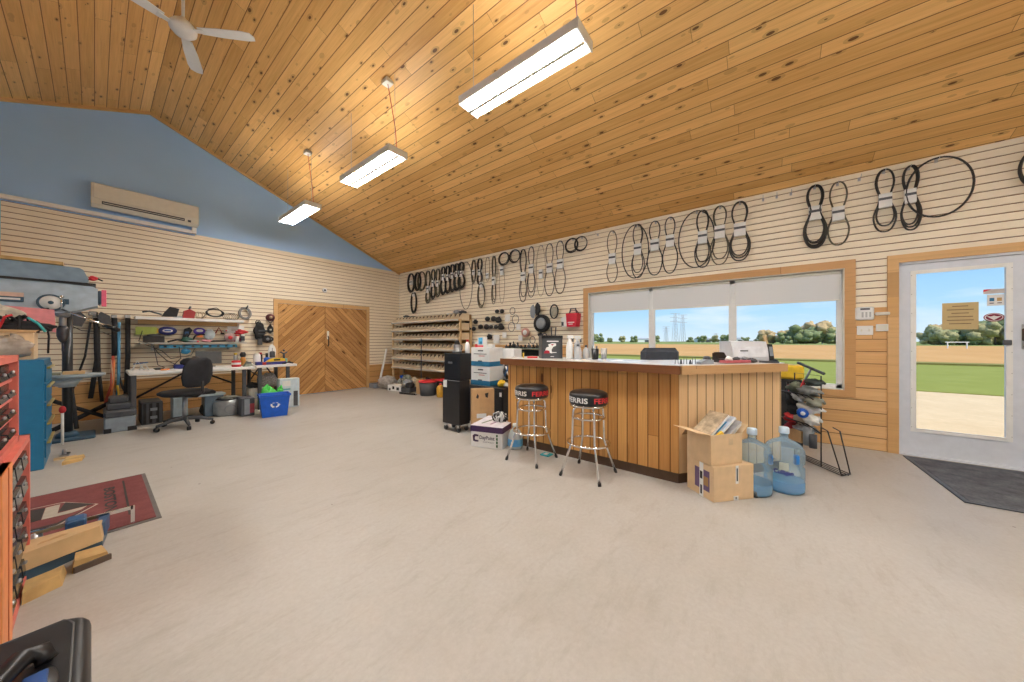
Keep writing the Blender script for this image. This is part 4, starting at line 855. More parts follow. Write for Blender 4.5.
t = simple('yellow_glove', 'yellow and black work gloves heaped on the low black cabinet', 'gloves', (3.72, 3.09, .56)); MB().m(M_yellow).lump((0, 0, .045), .07, .06, .045, 3, .4).m(M_black).lump((.09, .02, .05), .08, .07, .05, 5, .4).m(M_paper).lump((.02, -.07, .03), .05, .04, .03, 6, .3).build('glove', None, t)
t = simple('blue_ribbon', 'dark bag with blue and white straps beside the file boxes', 'bag', (3.80, 3.02, .655)); t.location = (3.86, 3.08, .66)
MB().m(M_black).lump((0, 0, .12), .08, .07, .12, 9, .3).build('bag_body', None, t); MB().m(M_bluem).tube([(-.08, 0, .05), (-.09, -.05, .14), (-.06, -.07, .22), (-.0, -.05, .26)], .014, 6).m(M_paper).tube([(-.08, -.02, .2), (-.09, -.06, .1), (-.04, -.08, .02)], .010, 6).build('strap', None, t)
t = simple('plastic_tray', 'black plastic tray on the floor under the upright brown carton', 'tray', (3.10, 3.10, 0), math.atan2(-.19, .24)); MB().m(M_blackm).box(0, .32, .0, .12, 0, .10, .006).build('tray', None, t)  # plain black block that fills the dark area beneath the carton
t = simple('upright_carton', 'upright brown carton with handle holes beside the black cabinet', 'box', (3.10, 3.10, .101), math.atan2(-.19, .24))
MB().m(M_card).box(0, .31, 0, .12, 0, .49, .004).build('carton_body', None, t); MB().m(M_black).prism([(.06, .38), (.09, .36), (.10, .40), (.08, .43)], 'y', -.002, 0).prism([(.19, .38), (.22, .37), (.23, .44), (.18, .43)], 'y', -.002, 0).build('hand_hole', None, t)
MB().m(M_paper).box(.07, .20, -.002, 0, .10, .16).lathe([(.012, 0), (.0, .001)], 10, (.03, -.001, .05)).build('paper_label', None, t)
# purple-lidded box
bz2 = math.atan2(-.39, .12)
t = simple('archive_box', 'white archive box with a dark purple lid on the floor by the stools', 'box', (2.73, 2.74, 0), bz2)
MB().m(M_paper).box(0, .40, 0, .50, 0, .235, .004).build('carton_body', None, t)
MB().m(mat('lid_purple', (.055, .02, .085), .6)).box(-.006, .406, -.006, .506, .18, .248, .003).m(mat('lid_white', (.72, .68, .72), .7)).box(-.004, .404, -.004, .504, .248, .252).build('lid', None, t)
FM = face_m((.115, -.0035, .085), (1, 0, 0), (0, 0, 1))
ink = mat('ink_purple', (.045, .02, .07), .6)
text('DayPoint', ink, t, FM, w=.19, h=.055, bold=.02)
text('BUSINESS PRODUCTS', ink, t, face_m((.16, -.0035, .062), (1, 0, 0), (0, 0, 1)), w=.14, h=.012)
MB().m(ink).prism([(.03, .07), (.06, .06), (.10, .065), (.10, .08), (.06, .082), (.05, .10), (.06, .125), (.10, .125), (.10, .145), (.05, .15), (.025, .13)], 'y', -.0035, -.001).build('emblem', None, t)
MB().m(mat('ink_green', (.03, .12, .04), .6)).box(.325, .345, -.0035, -.001, .02, .05).box(.325, .345, -.0035, -.001, .06, .09).box(.325, .345, -.0035, -.001, .10, .13).box(.325, .345, -.0035, -.001, .14, .165).build('green_squares', None, t)
MB().m(mat('ink_olive', (.15, .2, .1), .6)).prism([(.08, .12), (.10, .1), (.16, .33), (.14, .36)], 'z', .252, .2535).m(mat('ink_plum', (.3, .15, .25), .6)).prism([(.20, .10), (.22, .09), (.26, .34), (.24, .36)], 'z', .252, .2535).build('lid_print', None, t)
t = simple('bow_wreath', 'black and white crumpled bow on the purple-lidded box', 'bow', (3.06, 2.56, .2535))
bb = MB(); rb = random.Random(5)
for k in range(34):
    a = rb.uniform(0, 6.28); h = rb.uniform(.02, .09); r0 = rb.uniform(.02, .09); bb.m([M_paper, M_black, M_paper, M_grey][k % 4])
    c, s = math.cos(a), math.sin(a); bb.tube([(c * r0, s * r0, .005), (c * (r0 + .03), s * (r0 + .03), h), (c * r0 * .6, s * r0 * .6, h + .03), (c * .02, s * .02, .01)], .009, 5)
bb.build('ribbon_loops', None, t)
t = simple('spray_jug', 'white and blue jug on the floor between the stool and the archive box', 'jug', (2.99, 2.28, 0))
MB().m(film('jug_white', (.8, .85, .88), .2, .2, .6, (.72, .76, .76))).lathe([(.07, 0), (.085, .02), (.085, .14), (.06, .20), (.028, .235), (.028, .26)], 20).build('jug_body', None, t)
MB().m(mat('label_blue', (.10, .35, .65), .5)).lathe([(.087, .04), (.0875, .05), (.0875, .115), (.087, .12)], 20, cap=False).build('label_band', None, t); MB().m(M_white).lathe([(.032, .26), (.03, .285)], 14).build('jug_cap', None, t)
t = simple('teal_wrapper', 'flat turquoise wrapper on the floor behind the farther stool', 'wrapper', (3.02, 1.88, 0)); MB().m(mat('turq', (.02, .40, .45), .5)).box(-.05, .05, -.06, .05, 0, .012, .004).m(M_paper).box(-.03,.03,-.02,.02,.012,.0135).build('wrapper', None, t)

# ---------------- wall display right of the rack ----------------
ws = thing('wall_shelf', 'narrow grey-green shelf on the right wall behind the counter end', 'shelf', (5.10, 3.72, 1.10))
MB().m(mat('shelf_green', (.22, .25, .19), .5)).box(0, .33, -.55, .60, -.02, 0).build('shelf', None, ws); [MB().m(M_blackm).box(.25, .33, y_, y_ + .03, -.2, -.02).build('bracket', None, ws) for y_ in (-.5, .5)]
MB().m(M_blackm).box(.18, .33, -.50, .55, -.22, -.04).build('dark_backing', None, ws)
rw_ = random.Random(11)
for k in range(11):
    y = 3.27 + k * .095; h = rw_.uniform(.05, .13)
    t = thing('small_part', 'small black engine part in the row standing on the grey-green wall shelf', 'part', (5.24, y, 1.10), rw_.uniform(-.4, .4), 'black parts on the grey-green wall shelf')
    b = MB().m([M_blackm, M_dgrey, M_blackm][k % 3]); 
    if k % 2: b.lathe([(.035, 0), (.04, h * .3), (.02, h * .6), (.022, h), (.01, h + .01)], 12)
    else: b.box(-.03, .03, -.035, .035, 0, h * .6, .008).cyl((0, 0, h * .6), (0, .015, h), .012)
    b.build('part_body', None, t)
# small packaged parts on pegs
PG = [(500, 311.5, 4, 'twin'), (513, 311, 4, 'oval'), (491, 319, 5, 'twin'), (499, 320, 7, 'block'), (508, 318, 5, 'white'), (516, 319.5, 5, 'ring'), (476, 322, 5, 'block'), (484, 327, 5, 'twin'), (494, 327, 4, 'twin'), (501.5, 327, 7, 'block'), (512, 327, 5, 'ring'), (519, 327, 4, 'white'), (468, 321, 6, 'block'), (463, 329, 6, 'block'), (472, 329, 4, 'twin'), (466, 337, 5, 'block'), (505, 335, 4, 'white'), (490, 337, 6, 'block'), (497, 339, 6, 'white'), (526, 332.5, 5, 'disc'), (541, 357 - 22, 5, 'block'), (533, 340, 4, 'ring'), (521, 338, 4, 'white'), (546, 325, 5, 'ring'), (459, 314, 5, 'block')]
kinds = {'twin': 'pair of small black parts', 'oval': 'pair of tiny tan ring packets', 'block': 'black rubber part', 'white': 'white packet', 'ring': 'thin wire ring part', 'disc': 'pale pink disc part'}
ordn = ['first', 'second', 'third', 'fourth', 'fifth', 'sixth', 'seventh', 'eighth', 'ninth', 'tenth']; cnt = {}
PG.sort()
for px, py, s_, kd in PG:
    a, b_ = dirp(px); tt = 5.38 / a; y = b_ * tt; z = 1.24 + tt * (341 - py) / 325; s_ = s_ * tt / 325
    cnt[kd] = cnt.get(kd, 0) + 1
    t = thing('hanging_part', kinds[kd] + ' on the wall by the bin rack, ' + ordn[cnt[kd] - 1] + ' from left', 'part', (5.36, y, z), 0, 'small parts hung on the slats')
    b = MB()
    if kd == 'twin': b.m(M_black).ball((0, -s_ * .8, 0), .03, s_ * .7, s_ * .55).ball((0, s_ * .8, .005), .03, s_ * .7, s_ * .5)
    elif kd == 'block': b.m(M_blackm).lump((0, 0, 0), .035, s_ * .55, s_ * .42, int(px), .4)
    elif kd == 'white': b.m(M_paper).box(-.012, .012, -s_ * .6, s_ * .6, -s_ * .7, s_ * .7, .003)
    elif kd == 'disc': b.m(mat('disc_pink', (.60, .30, .25), .6)).cyl((-.02, 0, 0), (.02, 0, 0), s_ * .9, n=18).m(M_paper).cyl((-.024, 0, 0), (-.02, 0, 0), s_ * .5, n=14)
    else: b.m(M_dgrey).tube([(0, s_ * .8 * math.cos(q * .449), s_ * .9 * math.sin(q * .449)) for q in range(14)], .006, 5, True)
    b.build('part_body', None, t); MB().m(M_steel).cyl((0, 0, s_ * .6), (.08, 0, s_ * .6), .003, n=5).build('peg', None, t)
# cluster of round guards
t = thing('recoil_starter', 'round grey and black recoil cover hung on the wall left of the window', 'engine part', (5.30, 3.42, 1.58))
MB().m(M_blackm).cyl((0, 0, 0), (.08, 0, 0), .17, .17, 28).build('cover', None, t); MB().m(M_grey).lathe([(.11, 0), (.09, .03), (.02, .05)], 22).build('hub', None, t).rotation_euler = (0, R(-90), 0)
t = thing('air_filter_ring', 'oval wire-rimmed guard hung right of the recoil cover', 'guard', (5.36, 3.16, 1.80)); MB().m(M_blackm).tube([(0, .085 * math.cos(q * .314), .13 * math.sin(q * .314)) for q in range(20)], .012, 6, True).m(mat('mesh_tan', (.4, .36, .28), .8)).cyl((0, 0, 0), (.01, 0, 0), .09, n=18).build('guard_ring', None, t)
t = thing('black_grille', 'tall oval black grille hung above the recoil cover', 'grille', (5.34, 3.52, 1.86)); MB().m(M_blackm).lump((0, 0, 0), .03, .06, .12, 8, .3).m(M_grey).lump((-.02, .10, -.04), .03, .06, .13, 2, .2).build('grille', None, t)
t = thing('small_guard', 'small angular bracket hung below the oval guard', 'bracket', (5.36, 3.17, 1.40)); MB().m(M_dgrey).tube([(0, -.05, .1), (0, .05, .1), (0, .04, -.1), (0, -.03, -.1)], .012, 6, True).build('bracket_bar', None, t)
t = thing('black_coil', 'black coil hung low right of the recoil cover', 'coil', (5.34, 3.26, 1.24)); MB().m(M_blackm).lump((0, 0, 0), .04, .07, .09, 8, .4).m(M_dgrey).tube([(0, .1 + .05 * math.cos(q * .628), .1 + .05 * math.sin(q * .628)) for q in range(10)], .01, 5, True).build('coil', None, t)
t = thing('red_shop_bag', 'red bag with white side and writing hung on the wall by the window', 'bag', (5.285, 2.76, 1.50))
MB().m(mat('bag_red', (.62, .015, .04), .5)).prism([(-.12, .24), (.11, .24), (.09, .0), (-.09, .0)], 'x', 0, .16).build('bag_body', None, t)
MB().m(M_paper).prism([(.11, .2), (.22, .16), (.19, .0), (.09, .0)], 'x', .01, .15).m(M_dgrey).box(-.001, .01, .16, .20, .02, .09).build('white_side', None, t)
MB().m(M_paper).box(-.003, 0, -.06, .07, .07, .085).box(-.003, 0, -.03, .05, .04, .052).build('print_line', None, t)
MB().m(M_dgrey).tube([(.05, -.08, .24), (.05, -.06, .33), (.05, .04, .33), (.05, .06, .24)], .012, 6).tube([(.1, -.1, .24), (.1, -.05, .30), (.1, .05, .31), (.1, .1, .24)], .010, 6).build('carry_strap', None, t)

# ---------------- wire rack with gloves at the counter end ----------------
rc = thing('wire_rack', 'black wire rack stuffed with gloves and scrapers at the counter end', 'rack', (0, 0, 0))
A = Vector((4.60, -.25)); B = Vector((4.335, -.43)); u = (A - B).normalized(); nn = Vector((u.y, -u.x)); nn = nn if nn.dot(Vector((-1, -.3))) > 0 else -nn
def P3(a, d_, z): v = B + u * a + nn * d_; return (v.x, v.y, z)
Wd = (A - B).length; b = MB().m(M_black); r = .006
b.tube([P3(0, 0, .02), P3(0, 0, .90), P3(Wd, 0, .90), P3(Wd, 0, .02)], r, 6)
b.build('back_frame', None, rc)
b = MB().m(M_black)
for d_ in (0, -.11): b.tube([P3(0, d_, .40), P3(-.07, d_, .385), P3(-.21 if d_ == 0 else -.17, d_, .02), P3(Wd, d_, .02)], r, 6)
b.tube([P3(-.21, 0, .02), P3(-.17, -.11, .02)], r, 6)
for d_ in (-.035, -.07): b.tube([P3(-.2, d_, .02), P3(Wd, d_, .02)], .004, 5)
b.build('foot_frame', None, rc)
for z in (.62, .34):
    b = MB().m(M_black)
    b.tube([P3(0, 0, z), P3(0, .13, z + .09), P3(Wd, .13, z + .09), P3(Wd, 0, z)], r, 6, True)
    for q in (.25, .5, .75): b.tube([P3(Wd * q, 0, z), P3(Wd * q, .13, z + .09)], .004, 5)
    b.build('wire_tray', None, rc)
for k, (a, d_, z, rx, rz_, m, lab, nm) in enumerate(((.10, .05, .74, .11, .05, mat('glove_grey', (.25, .27, .27), .8, var=.5), 'grey folded gloves in the top tray of the wire rack', 'work_gloves'), (.22, .05, .75, .10, .06, mat('glove_olive', (.12, .14, .10), .8, var=.5), 'dark olive gloves at the back of the top tray', 'work_gloves'),
        (.10, .04, .56, .10, .06, M_paper, 'white folded cloth in the middle of the wire rack', 'folded_cloth'), (.22, .04, .52, .10, .07, M_blackm, 'black gloves in the middle of the wire rack', 'work_gloves'), (.13, .05, .45, .09, .05, mat('cloth_tan', (.5, .4, .3), .8), 'tan gloves low in the wire rack', 'work_gloves'), (.24, .07, .44, .08, .05, M_red, 'red gloves low in the wire rack', 'work_gloves'))):
    v = P3(a, d_, z)
    b = MB().m(m).lump((0, 0, 0), rx, .05, rz_, 60 + k, .35)
    for j in range(4): b.tube([(-rx * .5, -.03 + j * .02, .0), (-rx * .95, -.035 + j * .023, .012), (-rx * 1.25, -.04 + j * .026, -.008 + .004 * j)], [.013, .012, .009], 7)
    t = tag(b.build(nm, None, None, v), lab, 'gloves' if 'glove' in nm else 'cloth'); t.rotation_euler = (0, 0, math.atan2(u.y, u.x) + .2 * k)
for k, (a, d_, z, rx, rz_, m, lab, nm) in enumerate(((.05, .03, .83, .09, .035, mat('cap_dark', (.04, .05, .045), .8, var=.5), 'dark folded winter hat on the very top of the wire rack', 'winter_hat'), (.20, .04, .66, .10, .045, mat('jacket_grey', (.36, .38, .40), .8, var=.4), 'pale grey folded jacket under the top tray of the wire rack', 'folded_jacket'),
        (.03, .04, .64, .08, .05, mat('rag_olive', (.24, .25, .2), .9), 'olive rag under the top tray, on the right side of the rack', 'rag'), (.27, .05, .62, .06, .09, M_blackm, 'black boot liner at the back left of the wire rack', 'boot_liner'), (.05, .05, .46, .08, .05, mat('cloth_white', (.75, .75, .72), .8, var=.2), 'white cloth low on the right side of the rack', 'folded_cloth'), (.28, .06, .33, .06, .06, mat('dark_red_bit', (.35, .02, .03), .6, var=.4), 'dark red bundle at the bottom left of the wire rack', 'red_bundle'), (.14, .04, .35, .12, .035, mat('jacket_grey', (.36, .38, .40), .8), 'grey flat bundle above the small carton in the rack', 'grey_bundle'))):
    t = tag(MB().m(m).lump((0, 0, 0), rx, .055, rz_, 80 + k, .4).tube([(-rx, -.03, 0), (-rx * .2, -.06, rz_ * .6), (rx, -.04, -.01)], .012, 6).build(nm, None, None, P3(a, d_, z)), lab, 'clothing'); t.rotation_euler = (0, 0, math.atan2(u.y, u.x))
t = thing('blue_tape_roll', 'bright blue roll in the middle of the wire rack', 'roll', P3(.09, .10, .52)); MB().m(M_blueb).cyl((-.03, 0, 0), (.03, 0, .0), .045, n=18).m(M_paper).cyl((-.032, 0, 0), (.032, 0, 0), .02, n=12).build('roll', None, t)
t = thing('ice_scraper', 'red-handled squeegee scraper sticking out of the top of the rack', 'scraper', P3(.12, .05, .80))
hx = (u.x, u.y)
MB().m(M_red).cyl((hx[0] * .13, hx[1] * .13, -.18), (hx[0] * .0, hx[1] * .0, .05), .014).build('handle', None, t)
MB().m(M_grey).cyl((0, 0, .05), (-hx[0] * .07, -hx[1] * .07, .17), .010).build('shaft', None, t)
MB().m(M_black).loft([[(-hx[0] * .07 + hx[0] * k + dx, -hx[1] * .07 + hx[1] * k + dx, .18 - .20 * k + dz) for dx, dz in ((-.012, -.012), (.012, -.012), (.012, .012), (-.012, .012))] for k in (-.17, .17)], False).build('squeegee_head', None, t) if False else MB().m(M_dgrey).cyl((-hx[0] * .07 + hx[0] * .16, -hx[1] * .07 + hx[1] * .16, .215), (-hx[0] * .07 - hx[0] * .14, -hx[1] * .07 - hx[1] * .14, .13), .014, n=8).build('squeegee_head', None, t)
t = thing('red_strap_tool', 'long red ratchet handles hanging at the left of the wire rack', 'tool', P3(Wd - .01, .05, .35)); MB().m(M_red).tube([(0, 0, 0), (.01, .0, .12), (-.02, 0, .3), (.01, .01, .42)], .016, 7).m(M_black).tube([(.03, .02, .05), (.0, .02, .25), (.03, .02, .45)], .014, 7).build('strap', None, t)
t = thing('grey_boot_pair', 'grey rolled liners at the bottom of the wire rack', 'liner', P3(.06, .07, .26)); MB().m(M_grey).cyl((0, 0, -.05), (0, 0, .13), .04, n=14).m(M_dgrey).cyl((-.06, -.03, -.06), (-.05, -.03, .07), .03, n=12).build('liner', None, t)
t = thing('small_carton', 'small brown carton in the bottom of the wire rack', 'box', P3(.18, .06, .21), math.atan2(u.y, u.x)); MB().m(M_card).box(-.07, .09, -.04, .04, 0, .12, .003).m(M_paper).box(-.03,.02,-.0405,-.04,.04,.08).build('carton_body', None, t)
t = thing('yellow_bin', 'black bin with a yellow top behind the right end of the counter', 'bin', (5.05, -.20, 0)); MB().m(M_blackm).box(-.12, .12, -.14, .14, .0, .80, .02).build('bin_body', None, t); MB().m(M_yellow).box(-.13, .13, -.15, .15, .80, .96, .02).build('yellow_tray', None, t)

# ---------------- work tables on the back wall ----------------
def table(label, x0, x1, y0, y1, z, legs, brace=True):
    t = thing('work_table', label, 'table', (0, 0, 0))
    MB().m(M_white).box(x0, x1, y0, y1, z - .045, z, .006).build('tabletop', None, t)
    for x, y in legs: MB().m(M_dgrey).box(x - .025, x + .025, y - .025, y + .025, 0, z - .045).build('leg', None, t)
    return t
tb = table('long white work table against the back wall under the shelves', .30, 1.74, 7.10, 7.92, .79, ((.345, 7.15), (1.60, 7.15), (.345, 7.87), (1.60, 7.87)))
MB().m(M_blackm).cyl((.345, 7.87, .30), (.95, 7.87, .70), .015).build('brace', None, tb); MB().m(M_blackm).cyl((1.60, 7.87, .45), (1.15, 7.87, .70), .015).build('brace', None, tb)
tb2 = table('short white work table beside the double door', 1.78, 2.42, 7.18, 7.95, .80, ((1.84, 7.23), (2.28, 7.23), (1.84, 7.9), (2.28, 7.9)))
MB().m(M_blackm).cyl((1.84, 7.9, .45), (2.02, 7.9, .75), .012).cyl((2.28, 7.9, .45), (2.10, 7.9, .75), .012).build('brace', None, tb2)
s1 = thing('wall_shelf', 'upper white shelf over the long work table', 'shelf', (0, 0, 0)); MB().m(M_white).box(.41, 1.80, 8.08, YB, 1.60, 1.645).build('shelf', None, s1); MB().m(M_trimx).box(.45, 1.75, 8.30, YB, 1.53, 1.60).build('support_rail', None, s1)
s2_ = thing('wall_shelf', 'lower thin grey shelf over the long work table', 'shelf', (0, 0, 0)); MB().m(mat('shelf_lip', (.46, .44, .38), .5)).box(.46, 1.84, 8.06, YB, 1.19, 1.215).build('shelf', None, s2_); [MB().m(M_steel).box(x_, x_ + .02, 8.2, YB, 1.08, 1.19).build('bracket', None, s2_) for x_ in (.6, 1.6)]
ps = thing('power_strip', 'long light blue power strip under the lower shelf', 'power strip', (0, 8.16, 1.115)); MB().m(M_lblue).box(.68, 1.72, 0, .05, 0, .06, .006).build('strip_body', None, ps)
for k in range(9): MB().m(M_dgrey).box(.73 + k * .115, .765 + k * .115, -.003, 0, .015, .045).build('socket', None, ps)
def bk(px, py, Y): a, b_ = dirp(px); tt = Y / b_; return (a * tt, Y, 1.24 + tt * (341 - py) / 325)
# things on and around the shelves  (x, y, z) real places
def item(name, label, cat, x, y, z, parts, rz=0, group=None):
    t = thing(name, label, cat, (x, y, z), rz, group)
    for nm, f in parts: f(MB()).build(nm, None, t)
    return t
def hoop(b, c, ry, rz_, r, m, n=18, tilt=0): return b.m(m).tube([(c[0] + ry * math.cos(2 * math.pi * q / n), c[1] + tilt * math.sin(2 * math.pi * q / n), c[2] + rz_ * math.sin(2 * math.pi * q / n)) for q in range(n)], r, 5, True)
item('chainsaw', 'small chainsaw with a bar lying on the left end of the upper shelf', 'saw', .79, 8.2, 1.646, [('saw_body', lambda b: b.m(M_blackm).prism([(-.08, .02), (.10, .02), (.13, .16), (.02, .19), (-.04, .10)], 'y', -.05, .05)), ('guide_bar', lambda b: b.m(M_steel).prism([(.06, .01), (.26, -.015), (.28, .0), (.26, .025), (.06, .045)], 'y', -.008, .008)), ('handle', lambda b: b.m(M_dgrey).tube([(-.08, 0, .05), (-.22, 0, .10), (-.30, 0, .08)], .013))])
item('red_motor', 'dark red motor piece standing on the upper shelf', 'motor', 1.04, 8.2, 1.646, [('motor_body', lambda b: b.m(mat('motor_red', (.35, .02, .02), .4)).prism([(-.08, .0), (.07, .0), (.09, .12), (.01, .17), (-.06, .13)], 'y', -.05, .05)), ('shaft', lambda b: b.m(M_dgrey).cyl((.01, 0, .17), (.03, 0, .22), .015))])
item('wire_heap', 'pale tangle of wire right of the red motor on the upper shelf', 'wire', 1.20, 8.2, 1.646, [('wire', lambda b: [hoop(b, (rw_.uniform(-.04, .06), 0, .07), rw_.uniform(.04, .08), .06, .004, M_rubw, tilt=.02) for _ in range(5)][-1])])
item('cable_coil', 'black oval cable coil standing on the upper shelf', 'cable', 1.40, 8.2, 1.646, [('coil', lambda b: [hoop(b, (0, k_ * .01, .12 + .004 * k_), .13 - .008 * k_, .07, .008, M_blackm, tilt=.03) for k_ in range(4)][-1]), ('tail', lambda b: b.m(M_blackm).tube([(-.12, 0, .1), (-.17, 0, .03), (-.19, 0, .005)], .006).tube([(.1, 0, .16), (.02, 0, .22), (-.1, 0, .19)], .006))])
item('wire_heap', 'thin brown hoops of wire on the upper shelf right of the cable coil', 'wire', 1.62, 8.2, 1.646, [('wire', lambda b: [hoop(b, (.03 * k_ - .04, 0, .07), .07, .065, .004, M_rubg, tilt=.02) for k_ in range(4)][-1])])
item('cable_coil', 'grey spiky coil hung at the right end of the upper shelf', 'cable', 1.87, 8.30, 1.80, [('coil', lambda b: [hoop(b, (0, 0, 0), .07 + .008 * k_, .09 + .008 * k_, .006, [M_grey, M_dgrey, M_rubw][k_ % 3], tilt=.02) for k_ in range(5)][-1]), ('tail', lambda b: b.m(M_blackm).tube([(.02, 0, .1), (.05, 0, .16)], .012)), ('tail', lambda b: b.m(M_blackm).tube([(-.08, 0, -.06), (-.12, 0, -.13)], .006))])
item('black_pump', 'black ribbed engine part hung on the wall right of the shelves', 'engine part', 2.10, 8.28, 1.44, [('pump_body', lambda b: b.m(M_blackm).lump((0, 0, 0), .10, .05, .17, 31, .35)), ('fin', lambda b: b.m(M_dgrey).box(-.02, .12, -.06, -.04, .0, .03)), ('fin', lambda b: b.m(M_dgrey).box(-.03, .11, -.06, -.04, -.06, -.04)), ('stem', lambda b: b.m(M_dgrey).box(-.03, .04, -.05, .0, -.28, -.15)), ('bail', lambda b: hoop(b, (-.02, 0, .18), .04, .05, .008, M_blackm))])
item('brake_drum', 'black oval drum hung low on the wall beside the double door', 'drum', 2.24, 8.30, 1.28, [('drum_body', lambda b: b.m(M_blackm).ball((0, 0, 0), .12, .04, .075)), ('hub', lambda b: b.m(M_grey).cyl((0, -.05, 0), (0, -.03, 0), .03, n=14).cyl((.06, -.045, .0), (.06, -.03, 0), .012, n=8))])
item('reel', 'dark red reel hung high on the wall beside the double door', 'reel', 2.37, 8.31, 1.74, [('reel_body', lambda b: b.m(mat('reel_maroon', (.12, .03, .03), .6)).cyl((0, .04, 0), (0, -.03, 0), .075, n=18)), ('hub', lambda b: b.m(M_rubw).cyl((0, -.04, 0), (0, -.03, 0), .03, n=12)), ('hanger', lambda b: b.m(M_dgrey).tube([(-.06, 0, -.05), (0, 0, -.12), (.06, 0, -.05)], .008))])
bpy.data.objects['reel'].location = (2.30, 8.31, 1.74)
item('teardrop_pulley', 'black teardrop pulley hung under the dark red reel', 'pulley', 2.30, 8.32, 1.50, [('pulley_body', lambda b: b.m(M_blackm).prism([(-.05, -.06), (0, -.10), (.05, -.06), (.05, .02), (0, .10), (-.05, .02)], 'y', -.02, .02)), ('hub', lambda b: b.m(M_cream).cyl((0, -.03, -.02), (0, -.02, -.02), .02, n=12))])
# between the shelves
item('green_package', 'yellow-green blister package hung left between the two shelves', 'package', .50, 8.30, 1.42, [('card', lambda b: b.m(mat('lime', (.50, .62, .12), .5)).box(-.08, .16, -.005, .005, -.07, .06)), ('print', lambda b: b.m(M_yellow).prism([(.16, .05), (.21, 0), (.16, -.05)], 'y', -.006, .005))])
item('oval_badge', 'dark blue oval badge hung between the two shelves', 'badge', .79, 8.30, 1.42, [('badge_body', lambda b: b.m(mat('navy', (.02, .03, .2), .4)).ball((0, 0, 0), .12, .02, .075)), ('field', lambda b: b.m(M_paper).ball((0, -.012, 0), .07, .012, .035)), ('mark', lambda b: b.m(M_blueb).box(-.04, .04, -.026, -.02, -.01, .012))])
item('cordless_tool', 'black and blue cordless tool hung beside the blue oval badge', 'tool', 1.00, 8.28, 1.38, [('tool_body', lambda b: b.m(M_blackm).prism([(-.03, -.12), (.02, -.14), (.10, .06), (.06, .11), (.0, .08)], 'y', -.03, .03)), ('grip', lambda b: b.m(M_bluem).box(-.0, .05, -.035, .035, -.02, .03))])
item('round_package', 'round purple and orange package hung between the shelves', 'package', 1.20, 8.30, 1.42, [('disc', lambda b: b.m(mat('violet', (.08, .04, .35), .4)).ball((0, 0, 0), .085, .02, .07)), ('field', lambda b: b.m(M_paper).ball((0, -.014, .01), .05, .01, .03).m(M_orange).box(-.04, .04, -.01, .01, -.11, -.065))])
item('clear_bag', 'pale clear bag hung right of the round purple package', 'bag', 1.34, 8.29, 1.36, [('bag_body', lambda b: b.m(mat('bag_pale', (.5, .62, .68), .3, var=.2)).lump((0, 0, 0), .08, .025, .09, 8, .2)), ('hanger', lambda b: b.m(M_paper).box(-.04, .04, -.003, .003, .08, .11))])
item('red_clamp', 'small dark red clamp hung under the middle of the upper shelf', 'clamp', 1.47, 8.30, 1.46, [('clamp_body', lambda b: b.m(mat('motor_red', (.35, .02, .02), .4)).tube([(-.05, 0, -.08), (0, 0, .04), (.05, 0, -.07)], .010)), ('jaw', lambda b: b.m(M_blackm).box(.03, .08, -.02, .02, -.09, -.06))])
item('eye_sticker', 'small white tag with a red dot hung under the upper shelf', 'tag', 1.58, 8.31, 1.44, [('tag_body', lambda b: b.m(M_paper).ball((0, 0, 0), .04, .01, .03)), ('dot', lambda b: b.m(M_red).ball((0, -.008, 0), .014, .006, .014))])
item('paper_card', 'large pale card with faint print hung right under the upper shelf', 'card', 1.72, 8.32, 1.47, [('card', lambda b: b.m(M_paper).box(-.12, .14, -.004, .004, -.08, .08)), ('print', lambda b: b.m(M_rubw).box(-.06, .08, -.006, -.004, .0, .01).box(-.06, .06, -.006, -.004, -.03, -.02))])
item('black_tray', 'black box of small parts on the left of the lower shelf', 'tray', .62, 8.2, 1.216, [('tray', lambda b: b.m(M_blackm).box(-.12, .12, -.06, .06, 0, .11, .006)), ('contents', lambda b: b.m(M_dgrey).lump((0, 0, .11), .09, .05, .03, 3, .3))])
item('plier_heap', 'green and black hand tools lying on the lower shelf', 'tools', .90, 8.2, 1.216, [('tools', lambda b: b.m(M_blackm).tube([(-.12, 0, .01), (0, 0, .05), (.1, 0, .02)], .015).m(mat('dk_green', (.02, .10, .07), .5)).lump((.12, 0, .045), .08, .05, .045, 4, .4).m(M_blackm).tube([(.05, 0, .02), (.13, 0, .16)], .014))])
item('pink_rags', 'pink and black tools lying on the middle of the lower shelf', 'tools', 1.28, 8.2, 1.216, [('tools', lambda b: b.m(mat('pinkish', (.6, .25, .28), .6)).lump((0, 0, .025), .08, .05, .025, 4, .3).m(M_blackm).tube([(.05, 0, .02), (.3, .02, .03), (.36, 0, .05)], .015)), ('curved_arm', lambda b: b.m(M_blackm).tube([(-.2, 0, .01), (-.15, 0, .12), (-.08, 0, .15), (-.02, 0, .14)], .013))])
item('tape_spool', 'pink and grey spiral spool on the right of the lower shelf', 'spool', 1.62, 8.22, 1.216, [('spool_body', lambda b: b.m(mat('pinkgrey', (.45, .3, .3), .6)).cyl((0, .03, .09), (0, -.03, .09), .085, n=20)), ('core', lambda b: b.m(M_red).cyl((0, -.04, .09), (0, -.03, .09), .035, n=12))])
item('red_valve', 'bright red valve wheel and bottle on the lower shelf', 'valve', 1.76, 8.22, 1.216, [('valve', lambda b: b.m(M_red).lump((.03, 0, .2), .09, .04, .045, 5, .5).m(mat('plum', (.35, .03, .12), .5)).lump((-.03, 0, .05), .06, .04, .05, 7, .4)), ('stem', lambda b: b.m(M_dgrey).cyl((.03, 0, .0), (.03, 0, .16), .012))])
